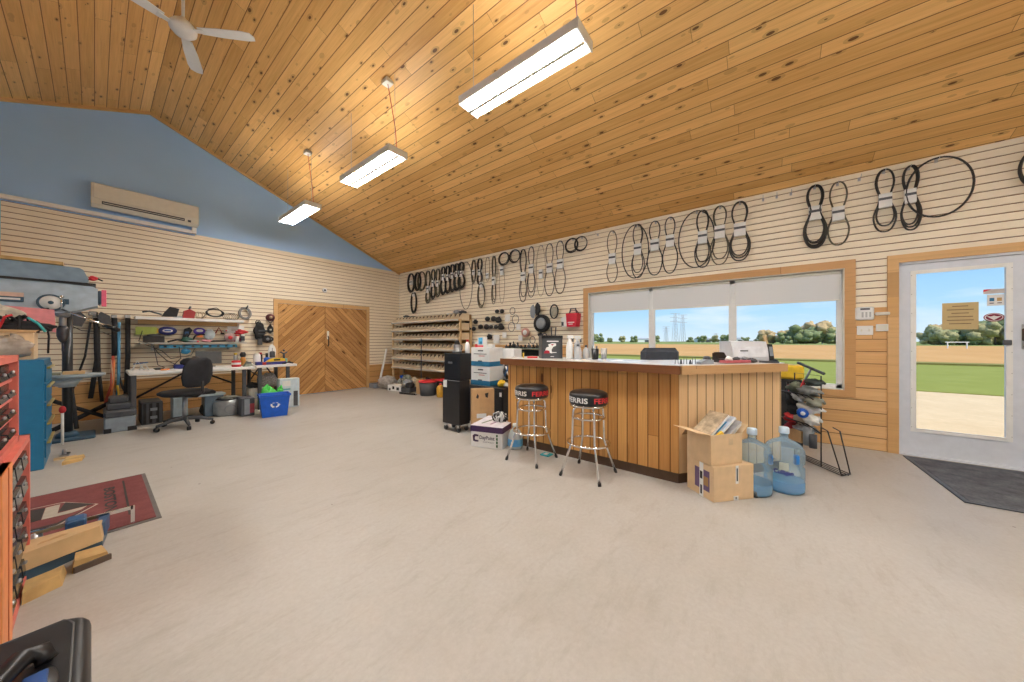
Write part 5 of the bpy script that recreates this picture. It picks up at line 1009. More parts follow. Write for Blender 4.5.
item('spray_can', 'white spray can with dark label at the right end of the lower shelf', 'can', 1.80, 8.14, 1.216, [('can', lambda b: b.m(M_white).lathe([(.03, 0), (.03, .14), (.015, .16)], 14)), ('label_band', lambda b: b.m(M_dgrey).lathe([(.0305, .03), (.0305, .12)], 14, cap=False))])
item('loose_cables', 'tangled black cables hanging from the power strip to the table', 'cables', .60, 8.0, .79, [('cable', lambda b: b.m(M_blackm).tube([(-.12, 0, .62), (-.16, 0, .45), (-.02, 0, .40), (.05, 0, .25), (.15, -.02, .12), (.3, -.04, .02)], .006, 5).tube([(-.1, 0, .40), (.1, 0, .28), (.2, 0, .15), (.45, 0, .2), (.5, 0, .33)], .006, 5).tube([(.3, 0, .35), (.32, 0, .15), (.22, 0, .02)], .006, 5).tube([(.0, 0, .38), (.05, 0, .05), (.12, -.1, .008)], .005, 5)), ('adapter', lambda b: b.m(M_teal).lump((.38, 0, .27), .06, .02, .05, 5, .15))])
# hoses left of table
def hose(px, py0, py1, lab, segs):
    x, y, z = bk(px, py0, 8.28); t = thing('hose_bundle', lab, 'hoses', (x, y, 0)); z0 = bk(px, py1, 8.28)[2]
    MB().m(M_steel).box(-.03, .03, 0, .06, z - .03, z + .05, .004).build('wall_clip', None, t)
    for m, pts, r in segs: MB().m(m).tube([(dx, -.02 + dy, z0 + (z - z0) * q) for dx, dy, q in pts], r, 7).build('hose', None, t)
hose(95.5, 318, 402, 'black rubber strips hanging on the wall left of the bright hoses', [(M_blackm, ((0, 0, 1), (.01, 0, .5), (-.05, 0, .05)), .028), (M_blackm, ((.02, 0, .9), (.03, 0, .4), (.06, -.01, 0)), .022), (M_blackm, ((-.05, 0, .95), (-.1, 0, .55), (-.22, 0, .15)), .013)])
hose(114, 318, 402, 'bundle of black, red and blue hoses hanging on the wall', [(M_blackm, ((0, 0, 1), (.0, 0, .55)), .032), (mat('hose_red', (.55, .10, .06), .6), ((-.01, -.01, .55), (-.03, -.01, .2), (-.09, -.02, 0)), .018), (mat('hose_blue', (.12, .38, .62), .6), ((.05, 0, .95), (.045, 0, .3), (.03, -.01, .08)), .018), (M_orange, ((.0, -.02, .5), (-.01, -.02, .2), (-.05, -.03, 0)), .013), (mat('hose_gold', (.6, .42, .06), .6), ((.03, -.02, .2), (.06, -.02, 0)), .014), (mat('hose_tan', (.6, .4, .28), .6), ((-.03, -.02, .5), (.0, -.02, .0)), .010)])
hose(127.5, 318, 396, 'black hose hanging on the wall beside the long work table', [(M_blackm, ((0, 0, 1), (.0, 0, .5), (-.02, 0, 0)), .030), (M_blackm, ((-.1, 0, .3), (-.05, 0, .1), (-.01, 0, .03)), .014)])
item('saddle_parts', 'grey curved plastic guards hung on the wall behind the drill press lever', 'guard', -.02, 8.26, 1.60, [('guard_left', lambda b: b.m(M_dgrey).prism([(-.22, .05), (-.12, .10), (-.05, .0), (-.1, -.14), (-.2, -.12)], 'y', -.05, .03)), ('guard_right', lambda b: b.m(M_dgrey).prism([(.08, .10), (.17, .04), (.20, -.14), (.1, -.14), (.04, .02)], 'y', -.05, .03)), ('clip', lambda b: b.m(M_chrome).box(-.04, .05, -.05, .0, .03, .10, .01)), ('wires', lambda b: b.m(M_blackm).tube([(-.2, 0, -.13), (-.1, 0, -.2), (.1, 0, -.22), (.22, 0, -.3)], .006, 5))])
# on the tables
item('white_frame_tool', 'white and blue metal stand at the left end of the long table', 'stand', .42, 7.55, .79, [('stand_frame', lambda b: b.m(M_paper).tube([(-.07, 0, .005), (-.02, 0, .15), (.05, 0, .005)], .010).tube([(.0, 0, .005), (.05, 0, .12), (.1, 0, .005)], .008)), ('stand_blue', lambda b: b.m(M_bluem).tube([(-.06, 0, .10), (.09, 0, .12)], .010))])
item('welding_helmet', 'black machine with a rounded hood on the long table behind the chair', 'machine', 1.0, 7.50, .79, [('hood', lambda b: b.m(M_blackm).lump((0, 0, .09), .15, .11, .09, 12, .2)), ('base', lambda b: b.m(mat('navy', (.02, .03, .2), .4)).box(-.22, -.05, -.06, .06, 0, .07, .01)), ('lead', lambda b: b.m(M_blackm).tube([(-.2, 0, .02), (-.32, -.05, .01), (-.36, -.1, .008)], .008))])
item('computer_monitor', 'dark grey monitor on the long table behind the office chair', 'monitor', 1.24, 7.75, .79, [('screen', lambda b: b.m(mat('monitor_grey', (.08, .085, .09), .4)).box(-.17, .17, -.02, .02, .05, .27, .006)), ('stand', lambda b: b.m(M_dgrey).box(-.08, .08, -.06, .06, 0, .012).box(-.02, .02, -.01, .01, .0, .1))])
item('red_can', 'red and white can on the long table right of the monitor', 'can', 1.52, 7.28, .79, [('can', lambda b: b.m(M_red).lathe([(.06, 0), (.065, .01), (.065, .10), (.06, .11)], 20)), ('label_band', lambda b: b.m(M_paper).lathe([(.066, .04), (.066, .075)], 20, cap=False))])
item('green_pouch', 'olive pouch at the right end of the long table', 'pouch', 1.68, 7.25, .79, [('pouch', lambda b: b.m(mat('rag_olive', (.24, .25, .2), .9)).prism([(-.07, 0), (.06, 0), (.03, .07), (-.02, .09)], 'y', -.05, .05)), ('flap', lambda b: b.m(M_dgrey).box(-.03, .03, -.052, -.05, .05, .08))])
item('brown_bottle', 'brown bottle with a black top behind the olive pouch', 'bottle', 1.66, 7.50, .79, [('bottle_body', lambda b: b.m(mat('amber', (.45, .20, .03), .4)).lathe([(.04, 0), (.045, .1), (.03, .16)], 14)), ('bottle_top', lambda b: b.m(M_black).lathe([(.035, .16), (.05, .2), (.03, .25)], 12))])
item('white_canister', 'white canister at the joint of the two work tables', 'canister', 1.88, 7.55, .80, [('canister_body', lambda b: b.m(M_white).lathe([(.055, 0), (.06, .02), (.055, .17), (.045, .19)], 18)), ('lid', lambda b: b.m(M_cream).lathe([(.047, .19), (.04, .205)], 18))])
item('blue_canister', 'blue bottle right of the white canister on the short table', 'bottle', 2.02, 7.50, .80, [('bottle_body', lambda b: b.m(M_blueb).lathe([(.05, 0), (.05, .10), (.03, .13)], 16)), ('bottle_top', lambda b: b.m(M_black).lathe([(.022, .13), (.022, .21)], 10))])
item('dark_can', 'dark grease can behind the yellow tool on the short table', 'can', 2.15, 7.65, .80, [('can', lambda b: b.m(M_dgrey).lathe([(.045, 0), (.045, .22), (.03, .24)], 14)), ('label_band', lambda b: b.m(M_steel).lathe([(.0455, .05), (.0455, .12)], 14, cap=False))])
item('wall_clock', 'white oval plate leaning at the back of the short table', 'plate', 2.20, 7.85, .80, [('plate', lambda b: b.m(M_paper).ball((0, 0, .22), .07, .015, .15)), ('hand', lambda b: b.m(M_dgrey).box(-.004, .004, -.02, -.015, .2, .3).box(-.02, .02, -.015, .015, 0, .08)) ])
item('yellow_tool', 'yellow boxed tool lying on the short table', 'tool', 2.12, 7.33, .80, [('tool_body', lambda b: b.m(M_yellow).prism([(-.16, .05), (.14, .06), (.12, .11), (.0, .12), (-.1, .10)], 'y', -.05, .05)), ('grip', lambda b: b.m(M_black).box(-.05, .05, -.052, .052, .07, .1).m(mat('navy', (.02, .03, .2), .4)).box(-.17, .15, -.06, .06, 0, .05, .005))])
item('navy_boxes', 'row of small dark blue and red boxes along the left of the short table', 'boxes', 1.86, 7.28, .80, [('blue_box', lambda b: b.m(mat('navy', (.02, .03, .2), .4)).box(-.07, .02, -.05, .05, 0, .06, .004)), ('red_box', lambda b: b.m(mat('motor_red', (.35, .02, .02), .4)).box(.025, .08, -.05, .05, 0, .05, .004))])
item('figure_vise', 'dark little bench vise with a green base on the short table', 'vise', 2.36, 7.70, .80, [('vise_body', lambda b: b.m(M_dgrey).tube([(0, 0, .08), (0, 0, .20)], .02).tube([(-.06, 0, .22), (0, 0, .18), (.06, 0, .22)], .014).ball((0, 0, .25), .02)), ('vise_base', lambda b: b.m(mat('mint', (.20, .50, .42), .5)).box(-.05, .05, -.04, .04, 0, .09, .006))])
item('black_pliers', 'black pliers and red tin lying at the right end of the short table', 'pliers', 2.32, 7.26, .80, [('pliers', lambda b: b.m(M_blackm).tube([(-.12, 0, .01), (-.03, 0, .03), (.06, 0, .012)], .012).tube([(-.1, .03, .012), (.0, .0, .04), (.07, .03, .012)], .010)), ('tin', lambda b: b.m(M_red).lathe([(.03, 0), (.03, .05), (.02, .055)], 12, (-.08, .09, 0)))])
item('orange_driver', 'orange screwdriver lying at the left of the long table', 'screwdriver', .62, 7.25, .79, [('driver_handle', lambda b: b.m(M_orange).cyl((0, 0, .014), (.09, .02, .014), .013)), ('driver_blade', lambda b: b.m(M_steel).cyl((.09, .02, .014), (.19, .04, .012), .004))])
item('parts_dish', 'black dish of screws on the long table left of the navy box', 'dish', .62, 7.50, .79, [('dish', lambda b: b.m(M_blackm).lathe([(.04, 0), (.06, .025), (.05, .025)], 16)), ('screws', lambda b: b.m(M_steel).lump((0, 0, .02), .04, .04, .012, 3, .4))])
item('spray_can', 'black spray can between the white canister and the blue bottle', 'can', 1.95, 7.62, .80, [('can', lambda b: b.m(M_black).lathe([(.032, 0), (.032, .17), (.015, .19)], 14)), ('cap', lambda b: b.m(M_red).lathe([(.026, .19), (.026, .22)], 12))])
item('spray_can', 'steel spray can with a yellow cap behind the brown bottle', 'can', 1.58, 7.62, .79, [('can', lambda b: b.m(M_steel).lathe([(.032, 0), (.032, .18), (.015, .2)], 14)), ('cap', lambda b: b.m(M_yellow).lathe([(.026, .2), (.026, .23)], 12))])
item('drill_driver', 'red and black drill driver lying in the middle of the short table', 'drill', 2.22, 7.45, .80, [('drill_body', lambda b: b.m(M_red).box(-.08, .05, -.03, .03, .03, .09, .01)), ('drill_grip', lambda b: b.m(M_black).prism([(-.07, .0), (-.02, .0), (.0, .05), (-.05, .05)], 'y', -.02, .02).cyl((.05, 0, .06), (.09, 0, .06), .018))])
item('white_jar', 'white jar at the right end of the lower shelf behind the spray can', 'jar', 1.71, 8.12, 1.216, [('jar_body', lambda b: b.m(M_white).lathe([(.028, 0), (.03, .10), (.024, .12)], 14)), ('lid', lambda b: b.m(M_red).lathe([(.027, .12), (.027, .14)], 12))])
item('glove_pair', 'grey gloves lying on the lower shelf left of the pink rags', 'gloves', 1.09, 8.16, 1.216, [('glove', lambda b: b.m(M_grey).lump((0, 0, .02), .07, .04, .02, 3, .4)), ('cuff', lambda b: b.m(M_red).box(.05, .08, -.03, .03, 0, .03, .006))])
# under the tables
item('tool_case', 'grey plastic toolbox with black corners on the floor left of the table', 'toolbox', .08, 6.95, 0, [('box_body', lambda b: b.m(mat('toolbox_grey', (.28, .33, .38), .5)).box(0, .28, 0, .55, 0, .20, .012)), ('lid', lambda b: b.m(M_dgrey).box(-.005, .285, -.005, .555, .20, .29, .02)), ('corner_guard', lambda b: b.m(M_black).box(.2, .286, -.006, .05, 0, .06)), ('corner_guard', lambda b: b.m(M_black).box(-.006, .06, -.006, .05, 0, .06))])
item('tool_case', 'small dark blue-grey case on top of the grey toolbox', 'case', .10, 7.05, .291, [('case_body', lambda b: b.m(M_dgrey).box(0, .22, 0, .35, 0, .08, .012)), ('lid', lambda b: b.m(M_dgrey).box(.02, .2, .08, .33, .08, .17, .015))])
item('black_case', 'tall black and grey slatted case under the left end of the long table', 'case', .42, 7.22, 0, [('case_body', lambda b: b.m(M_dgrey).box(0, .22, 0, .5, 0, .33, .01)), ('ribs', lambda b: b.m(M_blackm).box(.02, .05, -.006, 0, .02, .31).box(.08, .11, -.006, 0, .02, .31).box(.15, .18, -.006, 0, .02, .31)), ('latch', lambda b: b.m(M_grey).box(.09, .16, -.012, -.006, .2, .24).box(.09, .16, -.012, -.006, .08, .12))])
item('metal_frame_box', 'pale blue-grey open metal box under the table behind the chair base', 'box', .74, 7.15, 0, [('left_panel', lambda b: b.m(mat('pale_blue_metal', (.38, .48, .52), .4)).box(0, .16, 0, .3, 0, .36, .006)), ('top_panel', lambda b: b.m(mat('pale_blue_metal', (.38, .48, .52), .4)).box(.16, .62, .02, .3, .34, .37)), ('right_panel', lambda b: b.m(mat('slate_blue', (.10, .15, .20), .4)).box(.36, .60, .04, .3, .0, .34, .006)), ('shelf_plate', lambda b: b.m(M_blackm).box(.05, .5, .04, .28, .37, .42, .01))])
item('round_pail', 'grey galvanised tub with clutter under the right end of the long table', 'tub', 1.38, 7.15, 0, [('tub_body', lambda b: b.m(mat('galvanised', (.36, .39, .41), .35, .4)).lathe([(.15, 0), (.18, .03), (.185, .22), (.17, .26)], 24)), ('emblem_ring', lambda b: hoop(b, (0, -.186, .12), .07, .07, .006, M_grey)), ('contents', lambda b: b.m(M_blackm).lump((0, 0, .26), .16, .14, .05, 3, .4).m(mat('rag_olive', (.24, .25, .2), .9)).lump((.02, -.02, .29), .12, .1, .03, 5, .4))])
item('black_bag', 'black bag on the floor left of the galvanised tub', 'bag', 1.14, 7.35, 0, [('bag_body', lambda b: b.m(M_blackm).lump((0, 0, .10), .08, .10, .10, 7, .3)), ('strap', lambda b: b.m(M_dgrey).tube([(-.06, 0, .15), (0, 0, .22), (.06, 0, .15)], .01))])
item('white_bin', 'white plastic bin with a fan motor on top between the tables', 'bin', 1.82, 7.35, 0, [('bin_body', lambda b: b.m(M_cream).box(-.10, .22, 0, .3, .0, .38, .02)), ('tin', lambda b: b.m(mat('bag_pale', (.5, .62, .68), .3)).box(-.02, .08, -.004, 0, .18, .3)), ('contents', lambda b: b.m(M_blackm).lump((-.02, .12, .42), .10, .10, .05, 4, .4))])
item('dust_mop', 'fluffy grey mop head hanging over the white bin', 'mop', 2.02, 7.45, .36, [('mop_head', lambda b: b.m(mat('fluffy_grey', (.30, .28, .27), .95, var=.5, scale=60)).lump((0, 0, .13), .17, .10, .13, 14, .35)), ('mop_handle', lambda b: b.m(M_dgrey).cyl((-.1, .05, .2), (-.28, .15, .36), .010))])
item('recycling_bin', 'blue recycling bin with the white loop symbol before the short table', 'bin', 1.84, 6.46, 0, [('bin_body', lambda b: b.m(M_blueb).loft([[(-x, -y, z), (x, -y, z), (x, y, z), (-x, y, z)] for x, y, z in ((.165, .12, 0), (.20, .145, .33), (.215, .16, .335), (.215, .16, .365), (.20, .148, .365), (.195, .142, .34), (.16, .115, .02))], False)), ('symbol', lambda b: b.m(M_paper))], R(-10))
rbn = bpy.data.objects['recycling_bin']; [bpy.data.objects.remove(o_) for o_ in list(bpy.data.objects) if o_.parent == rbn and o_.name.startswith('symbol')]
for k in range(3):
    a0 = R(90 + 120 * k); b = MB().m(M_paper)
    pts = [(.062 * math.cos(a0 + R(a)), .052 * math.sin(a0 + R(a))) for a in (-50, -25, 0, 25)]
    q_ = [(.038 * math.cos(a0 + R(a)), .030 * math.sin(a0 + R(a))) for a in (25, 0, -25, -50)]
    b.prism(pts + [(.075 * math.cos(a0 + R(24)), .063 * math.sin(a0 + R(24))), (.048 * math.cos(a0 + R(52)), .042 * math.sin(a0 + R(52))), (.026 * math.cos(a0 + R(24)), .02 * math.sin(a0 + R(24)))] + q_, 'y', -.004, 0)
    o_ = b.build('recycling_arrow', None, rbn); o_.location = (0, -.136, .20); o_.rotation_euler = (R(-4.5), 0, 0)
item('green_sacks', 'bright green bag sticking out behind the recycling bin', 'bag', 1.90, 6.78, 0, [('bag_body', lambda b: b.m(M_green).lump((-.05, 0, .22), .14, .10, .22, 4, .3)), ('second_bag', lambda b: b.m(M_green).lump((.13, .02, .2), .08, .08, .2, 6, .3))])
item('red_grey_case', 'dark case with a red and grey panel left of the recycling bin', 'case', 1.53, 6.74, 0, [('case_body', lambda b: b.m(M_dgrey).box(-.06, .12, 0, .3, 0, .30, .01)), ('front_panel', lambda b: b.m(M_grey).box(-.02, .05, -.008, 0, .03, .28).m(mat('panel_red', (.4, .06, .08), .5)).box(.05, .11, -.008, 0, .05, .2))])
item('tissue_carton', 'pale blue and white carton standing under the right end of the short table', 'box', 2.20, 7.0, 0, [('carton_body', lambda b: b.m(mat('carton_paleblue', (.60, .70, .76), .6)).box(-.12, .20, 0, .16, .0, .54, .006)), ('print_patch', lambda b: b.m(M_dgrey).box(.10, .17, -.003, 0, .02, .3).m(M_paper).box(-.08, .05, -.003, 0, .4, .5).m(mat('carton_teal', (.15, .42, .48), .6)).box(-.08, .05, -.004, -.003, .33, .36))])
# office chair at the bench
oc = thing('office_chair', 'black swivel office chair pulled up to the long work table', 'chair', (.80, 6.62, 0), R(38))
M_seat = mat('chair_black', (.012, .013, .018), .75, var=.4)
MB().m(M_seat).lathe([(.10, .455), (.22, .46), (.265, .485), (.27, .51), (.24, .53), (.12, .54), (.02, .54)], 28, sx=1.05, sy=1.0).build('seat', None, oc)
rings = []
for z, w_, y in ((.58, .13, -.21), (.62, .20, -.22), (.74, .235, -.235), (.88, .22, -.25), (.96, .17, -.262), (1.0, .09, -.268)):
    rings.append([(w_ * math.cos(2 * math.pi * k / 20), y + .05 * (math.cos(2 * math.pi * k / 20) ** 2) + .035 * math.sin(2 * math.pi * k / 20), z) for k in range(20)])
MB().m(M_seat).loft(rings).build('backrest', None, oc)
MB().m(M_black).tube([(0, 0, .44), (0, -.18, .44), (0, -.26, .50), (0, -.255, .66)], .018).build('back_bracket', None, oc)
MB().m(M_steel).cyl((0, 0, .12), (0, 0, .46), .025).build('gas_column', None, oc)
MB().m(M_dgrey).cyl((.05, .04, .45), (.22, .15, .43), .007).build('lever', None, oc)
for k in range(5):
    a = 2 * math.pi * k / 5 + .3; c, s = math.cos(a), math.sin(a)
    lg = MB().m(M_dgrey).tube([(0, 0, .13), (c * .15, s * .15, .115), (c * .30, s * .30, .075)], [.03, .024, .018], 8).build('leg', None, oc)
    MB().m(M_black).cyl((c * .30 - s * .02, s * .30 + c * .02, .028), (c * .30 + s * .02, s * .30 - c * .02, .028), .028, n=14).cyl((c * .3, s * .3, .03), (c * .3, s * .3, .08), .008).build('caster', None, lg)

# ---------------- drill press, blue cabinet, red cabinets ----------------
bc = thing('tool_cabinet', 'long blue steel tool cabinet with brass drawer pulls at the left', 'cabinet', (0, 0, 0))
MB().m(M_teal).box(-.92, -.30, 5.50, 6.28, .0, 1.06, .006).build('cabinet_body', None, bc)
for k in range(5):
    dr = MB().m(M_teal).box(-.30, -.290, 5.54, 6.24, .10 + k * .185, .27 + k * .185, .003).build('drawer', None, bc)
    MB().m(M_gold).box(-.290, -.268, 5.60, 6.20, .225 + k * .185, .243 + k * .185, .003).build('drawer_pull', None, dr)
dp = thing('drill_press', 'blue-grey floor drill press with an extended quill lever', 'drill press', (-.21, 6.95, 0))
MB().m(mat('column_dark', (.05, .055, .06), .35, .5)).cyl((0, 0, .03), (0, 0, 1.65), .042, n=18).build('column', None, dp)
MB().m(M_pressd).box(-.20, .22, -.20, .28, 0, .035, .012).lathe([(.10, .03), (.085, .08), (.06, .10)], 18).build('base', None, dp)
tx, ty = 0.10, -.45
MB().m(mat('table_steel', (.34, .42, .48), .3, .3)).lathe([(.20, .80), (.235, .815), (.24, .835), (.235, .845), (.02, .845)], 32, (.0, -.40, 0), sx=1.25).build('work_table', None, dp)
MB().m(M_press).box(-.09, .09, -.40, .07, .70, .79, .02).cyl((0, 0, .66), (0, 0, .82), .07, n=16).lathe([(.09, .72), (.16, .80)], 18, (-.02, -.42, 0)).build('table_arm', None, dp)
hd_ = MB().m(M_press)
hd_.prism([(-.62, 1.66), (-.60, 1.60), (-.02, 1.56), (.10, 1.60), (.18, 1.64), (.235, 1.66), (.235, 1.86), (.20, 1.89), (-.62, 1.92)], 'y', -.62, -.24)
hd_.build('head', None, dp)
MB().m(M_black).box(-.62, .22, -.64, -.22, 1.90, 1.925).build('belt_gap', None, dp)
MB().m(mat('belt_cover', (.20, .29, .38), .3)).prism([(-.66, 1.925), (.16, 1.925), (.17, 1.96), (.13, 2.07), (.10, 2.09), (-.66, 2.10)], 'y', -.66, -.20).build('belt_cover', None, dp)
MB().m(M_pressd).box(.235, .262, -.58, -.28, 1.69, 1.85, .008).box(-.005, .03, -.625, -.618, 1.66, 1.72).build('motor_plate', None, dp)
MB().m(M_yellow).box(.262, .266, -.56, -.44, 1.73, 1.80).m(mat('tag_pink', (.85, .15, .25), .5)).box(.262, .30, -.60, -.585, 1.66, 1.86, .003).build('belt_tag', None, dp)
text('5', M_black, dp, face_m((.2675, -.54, 1.735), (0, 1, 0), (0, 0, 1)), h=.055, bold=.02)
MB().m(M_steel).cyl((-.02, -.42, 1.36), (-.02, -.42, 1.60), .028, n=16).lathe([(.035, 1.52), (.055, 1.54), (.055, 1.60)], 16, (-.02, -.42, 0)).build('quill', None, dp)
MB().m(mat('chuck_dark', (.10, .10, .11), .3, .7)).lathe([(.015, 1.22), (.035, 1.26), (.045, 1.30), (.045, 1.38), (.03, 1.42)], 18, (-.02, -.42, 0)).cyl((-.02, -.42, 1.12), (-.02, -.42, 1.24), .009).build('chuck', None, dp)
MB().m(M_paper).cyl((-.09, -.655, 1.67), (-.09, -.62, 1.67), .075, n=26).m(M_pressd).cyl((-.09, -.66, 1.67), (-.09, -.655, 1.67), .02, n=12).tube([(-.09 + .085 * math.cos(q * .2417), -.64, 1.67 + .085 * math.sin(q * .2417)) for q in range(26)], .010, 6, True).build('depth_dial', None, dp)
MB().m(M_chrome).cyl((-.02, -.64, 1.60), (.31, -.74, 1.415), .010).m(M_black).cyl((.29, -.735, 1.425), (.37, -.755, 1.38), .022, n=12).ball((.375, -.757, 1.377), .030).build('feed_lever', None, dp)
MB().m(M_chrome).cyl((-.02, -.66, 1.60), (-.02, -.66, 1.72), .008).ball((-.02, -.66, 1.74), .018).build('feed_lever', None, dp)
MB().m(M_black).cyl((-.10, -.66, 1.60), (-.55, -.72, 1.44), .012).build('feed_lever', None, dp)
MB().m(M_pressd).box(-.52, -.26, -.635, -.618, 1.66, 1.74, .004).m(M_paper).box(-.50, -.28, -.64, -.634, 1.68, 1.70).m(mat('plate_peach', (.70, .48, .38), .5)).box(-.52, -.26, -.64, -.618, 1.715, 1.76).build('name_plate', None, dp)
MB().m(M_blackm).tube([(-.1, -.5, 1.57), (-.13, -.5, 1.45), (-.11, -.5, 1.3), (-.12, -.4, 1.1)], .008, 6).build('power_lead', None, dp)
item('wooden_board', 'yellow wooden board lying on top of the drill press', 'board', -.52, 6.42, 2.102, [('board', lambda b: b.m(M_woody).box(-.35, .30, -.14, .14, 0, .035)), ('end_grain', lambda b: b.m(M_wood).box(.30, .302, -.14, .14, 0, .035))])
item('red_rag', 'red clamp hanging off the front of the drill press cover', 'clamp', -.04, 6.50, 1.95, [('clamp_body', lambda b: b.m(M_red).lump((.03, -.22, .03), .035, .03, .028, 5, .3)), ('tail', lambda b: b.m(M_blackm).tube([(.05, -.22, .04), (.1, -.24, .01)], .008))])
item('wood_block', 'pale wooden block on the drill press table', 'block', -.21, 6.52, .846, [('block', lambda b: b.m(M_wood).box(-.02, .14, -.08, .05, 0, .035, .003)), ('vise_plate', lambda b: b.m(mat('vise_olive', (.30, .30, .22), .5)).box(-.27, -.03, -.10, .06, 0, .028, .003))])
for k, (p0, p1, r_, lab) in enumerate((((-.35, 7.6, .03), (.35, 7.95, .42), .03, 'long black steel tube leaning low behind the drill press'), ((-.45, 7.95, .45), (.25, 7.55, .04), .026, 'black tube crossing the long one behind the drill press'), ((-.15, 7.45, .04), (-.22, 7.9, .72), .022, 'short upright black tube between the crossing tubes'))):
    tag(MB().m(M_blackm).cyl(p0, p1, r_, n=12).m(M_steel).cyl(Vector(p1), Vector(p1) + (Vector(p1) - Vector(p0)).normalized() * .01, r_ * .8, n=12).build('steel_tube', None, None), lab, 'tube')
item('red_knob_tool', 'red-headed white brush standing at the end of the blue cabinet', 'brush', -.235, 6.62, 0, [('brush_handle', lambda b: b.m(M_paper).cyl((0, 0, .0), (0, 0, .38), .012)), ('brush_head', lambda b: b.m(M_red).ball((0, 0, .42), .028, .028, .045))])
item('carton_stack', 'open tan carton with plastic wrap on the blue cabinet', 'box', -.66, 5.60, 1.061, [('carton_body', lambda b: b.m(M_cardp).box(0, .30, 0, .35, 0, .26, .004)), ('plastic_wrap', lambda b: b.m(mat('wrap_grey', (.42, .36, .30), .25, var=.3)).lump((.17, -.02, .12), .13, .03, .10, 6, .3)), ('flap', lambda b: b.m(M_card).prism([(0, .26), (.30, .26), (.33, .285), (-.02, .29)], 'y', -.012, -.006))])
item('tan_carton', 'plain tan carton on the red cabinet at the left edge of the photo', 'box', -.62, 2.60, 1.171, [('carton_body', lambda b: b.m(M_cardp).box(0, .33, -.35, .28, 0, .115, .004)), ('print_patch', lambda b: b.m(M_cardd).box(.3305, .331, 0, .08, .05, .06))])
item('cable_pile', 'heap of black, red and teal cables on the carton over the cabinet', 'cables', -.60, 5.72, 1.33, [('black_cable', lambda b: [b.m(M_blackm).tube([(rw_.uniform(-.05, .3), rw_.uniform(-.05, .15), rw_.uniform(0, .02)), (rw_.uniform(0, .25), rw_.uniform(-.05, .1), rw_.uniform(.08, .16)), (rw_.uniform(.1, .36), rw_.uniform(-.05, .1), rw_.uniform(.0, .04))], .012, 6) for _ in range(16)][-1]), ('red_cable', lambda b: b.m(M_red).tube([(.04, -.06, 0), (.08, -.06, .14), (.12, -.06, .16)], .010, 6)), ('teal_cable', lambda b: b.m(mat('teal_cable', (.05, .45, .45), .5)).tube([(.2, -.06, .14), (.26, -.06, .08), (.3, -.06, .0)], .010, 6)), ('mass', lambda b: b.m(M_blackm).lump((.14, .05, .05), .19, .1, .06, 9, .3))])
item('pink_cloth', 'pink cloth with white rag hanging behind the cables', 'cloth', -.60, 5.92, 1.33, [('cloth', lambda b: b.m(mat('cloth_pink', (.80, .30, .32), .8)).prism([(-.05, .27), (.34, .24), (.35, .0), (.18, .06), (.0, .05)], 'y', 0, .012)), ('white_rag', lambda b: b.m(mat('rag_cream', (.6, .54, .44), .9, var=.3)).lump((.04, -.03, .16), .13, .03, .09, 4, .3))])
def binbox(parent, y0, y1, z0, z1, x):
    b = MB().m(mat('drawer_black', (.03, .032, .035), .25)).box(x - .30, x - .006, y0, y1, z0, z1 - .01, .004).m(mat('drawer_smoke', (.035, .038, .042), .15)).prism([(x - .007, z0 + .004), (x + .016, z0 + .01), (x + .010, z1 - .045), (x - .007, z1 - .04)], 'y', y0 + .01, y1 - .01)
    b.m(M_steel).ball((x + .014, (y0 + y1) / 2, (z0 + z1) / 2 - .005), .006, .02, .008); return b.build('drawer', None, parent)
def redcab(label, x, ya, yb, z0, z1, rows, cols, post, mpost):
    t = thing('parts_cabinet', label, 'cabinet', (0, 0, 0))
    fr = MB().m(M_salmon).box(x - .035, x, yb - .03, yb, z0, z1).box(x - .035, x, ya, yb, z1 - .03, z1).box(x - .035, x, ya, yb, z0, z0 + .03)
    fr.box(x - .40, x - .035, ya, yb, z1 - .012, z1).box(x - .40, x - .035, ya, yb, z0, z0 + .012)
    fr.m(M_dred).box(x - .40, x - .035, yb - .012, yb, z0 + .01, z1 - .01).box(x - .40, x - .39, ya, yb, z0 + .01, z1 - .01).box(x - .40, x - .035, ya, ya + .012, z0 + .01, z1 - .01)
    fr.build('frame', None, t)
    if post: MB().m(mpost).box(x - .035, x + .004, ya, ya + post, z0, z1).m(mat('post_dark_edge', (.5, .12, .05), .5)).box(x, x + .006, ya + post * .55, ya + post * .58, z0, z1).build('front_post', None, t)
    h = (z1 - z0 - .06) / rows; w = (yb - .035 - ya - post) / cols
    for r_ in range(rows):
        MB().m(M_salmon).box(x - .3, x - .016, ya + post, yb - .03, z0 + .03 + r_ * h - .006, z0 + .03 + r_ * h + .008).build('shelf_rail', None, t)
        for c_ in range(cols): binbox(t, ya + post + .006 + c_ * w, ya + post + c_ * w + w - .006, z0 + .03 + r_ * h + .012, z0 + .03 + (r_ + 1) * h - .004, x - .018)
    return t
redcab('red steel cabinet of small black drawers standing on the floor, lower of the two', -.215, 2.24, 3.16, 0, .735, 5, 3, .25, M_orange)
redcab('red steel cabinet of small black drawers, stacked on the lower one', -.235, 2.24, 2.98, .737, 1.17, 4, 3, 0, M_orange)

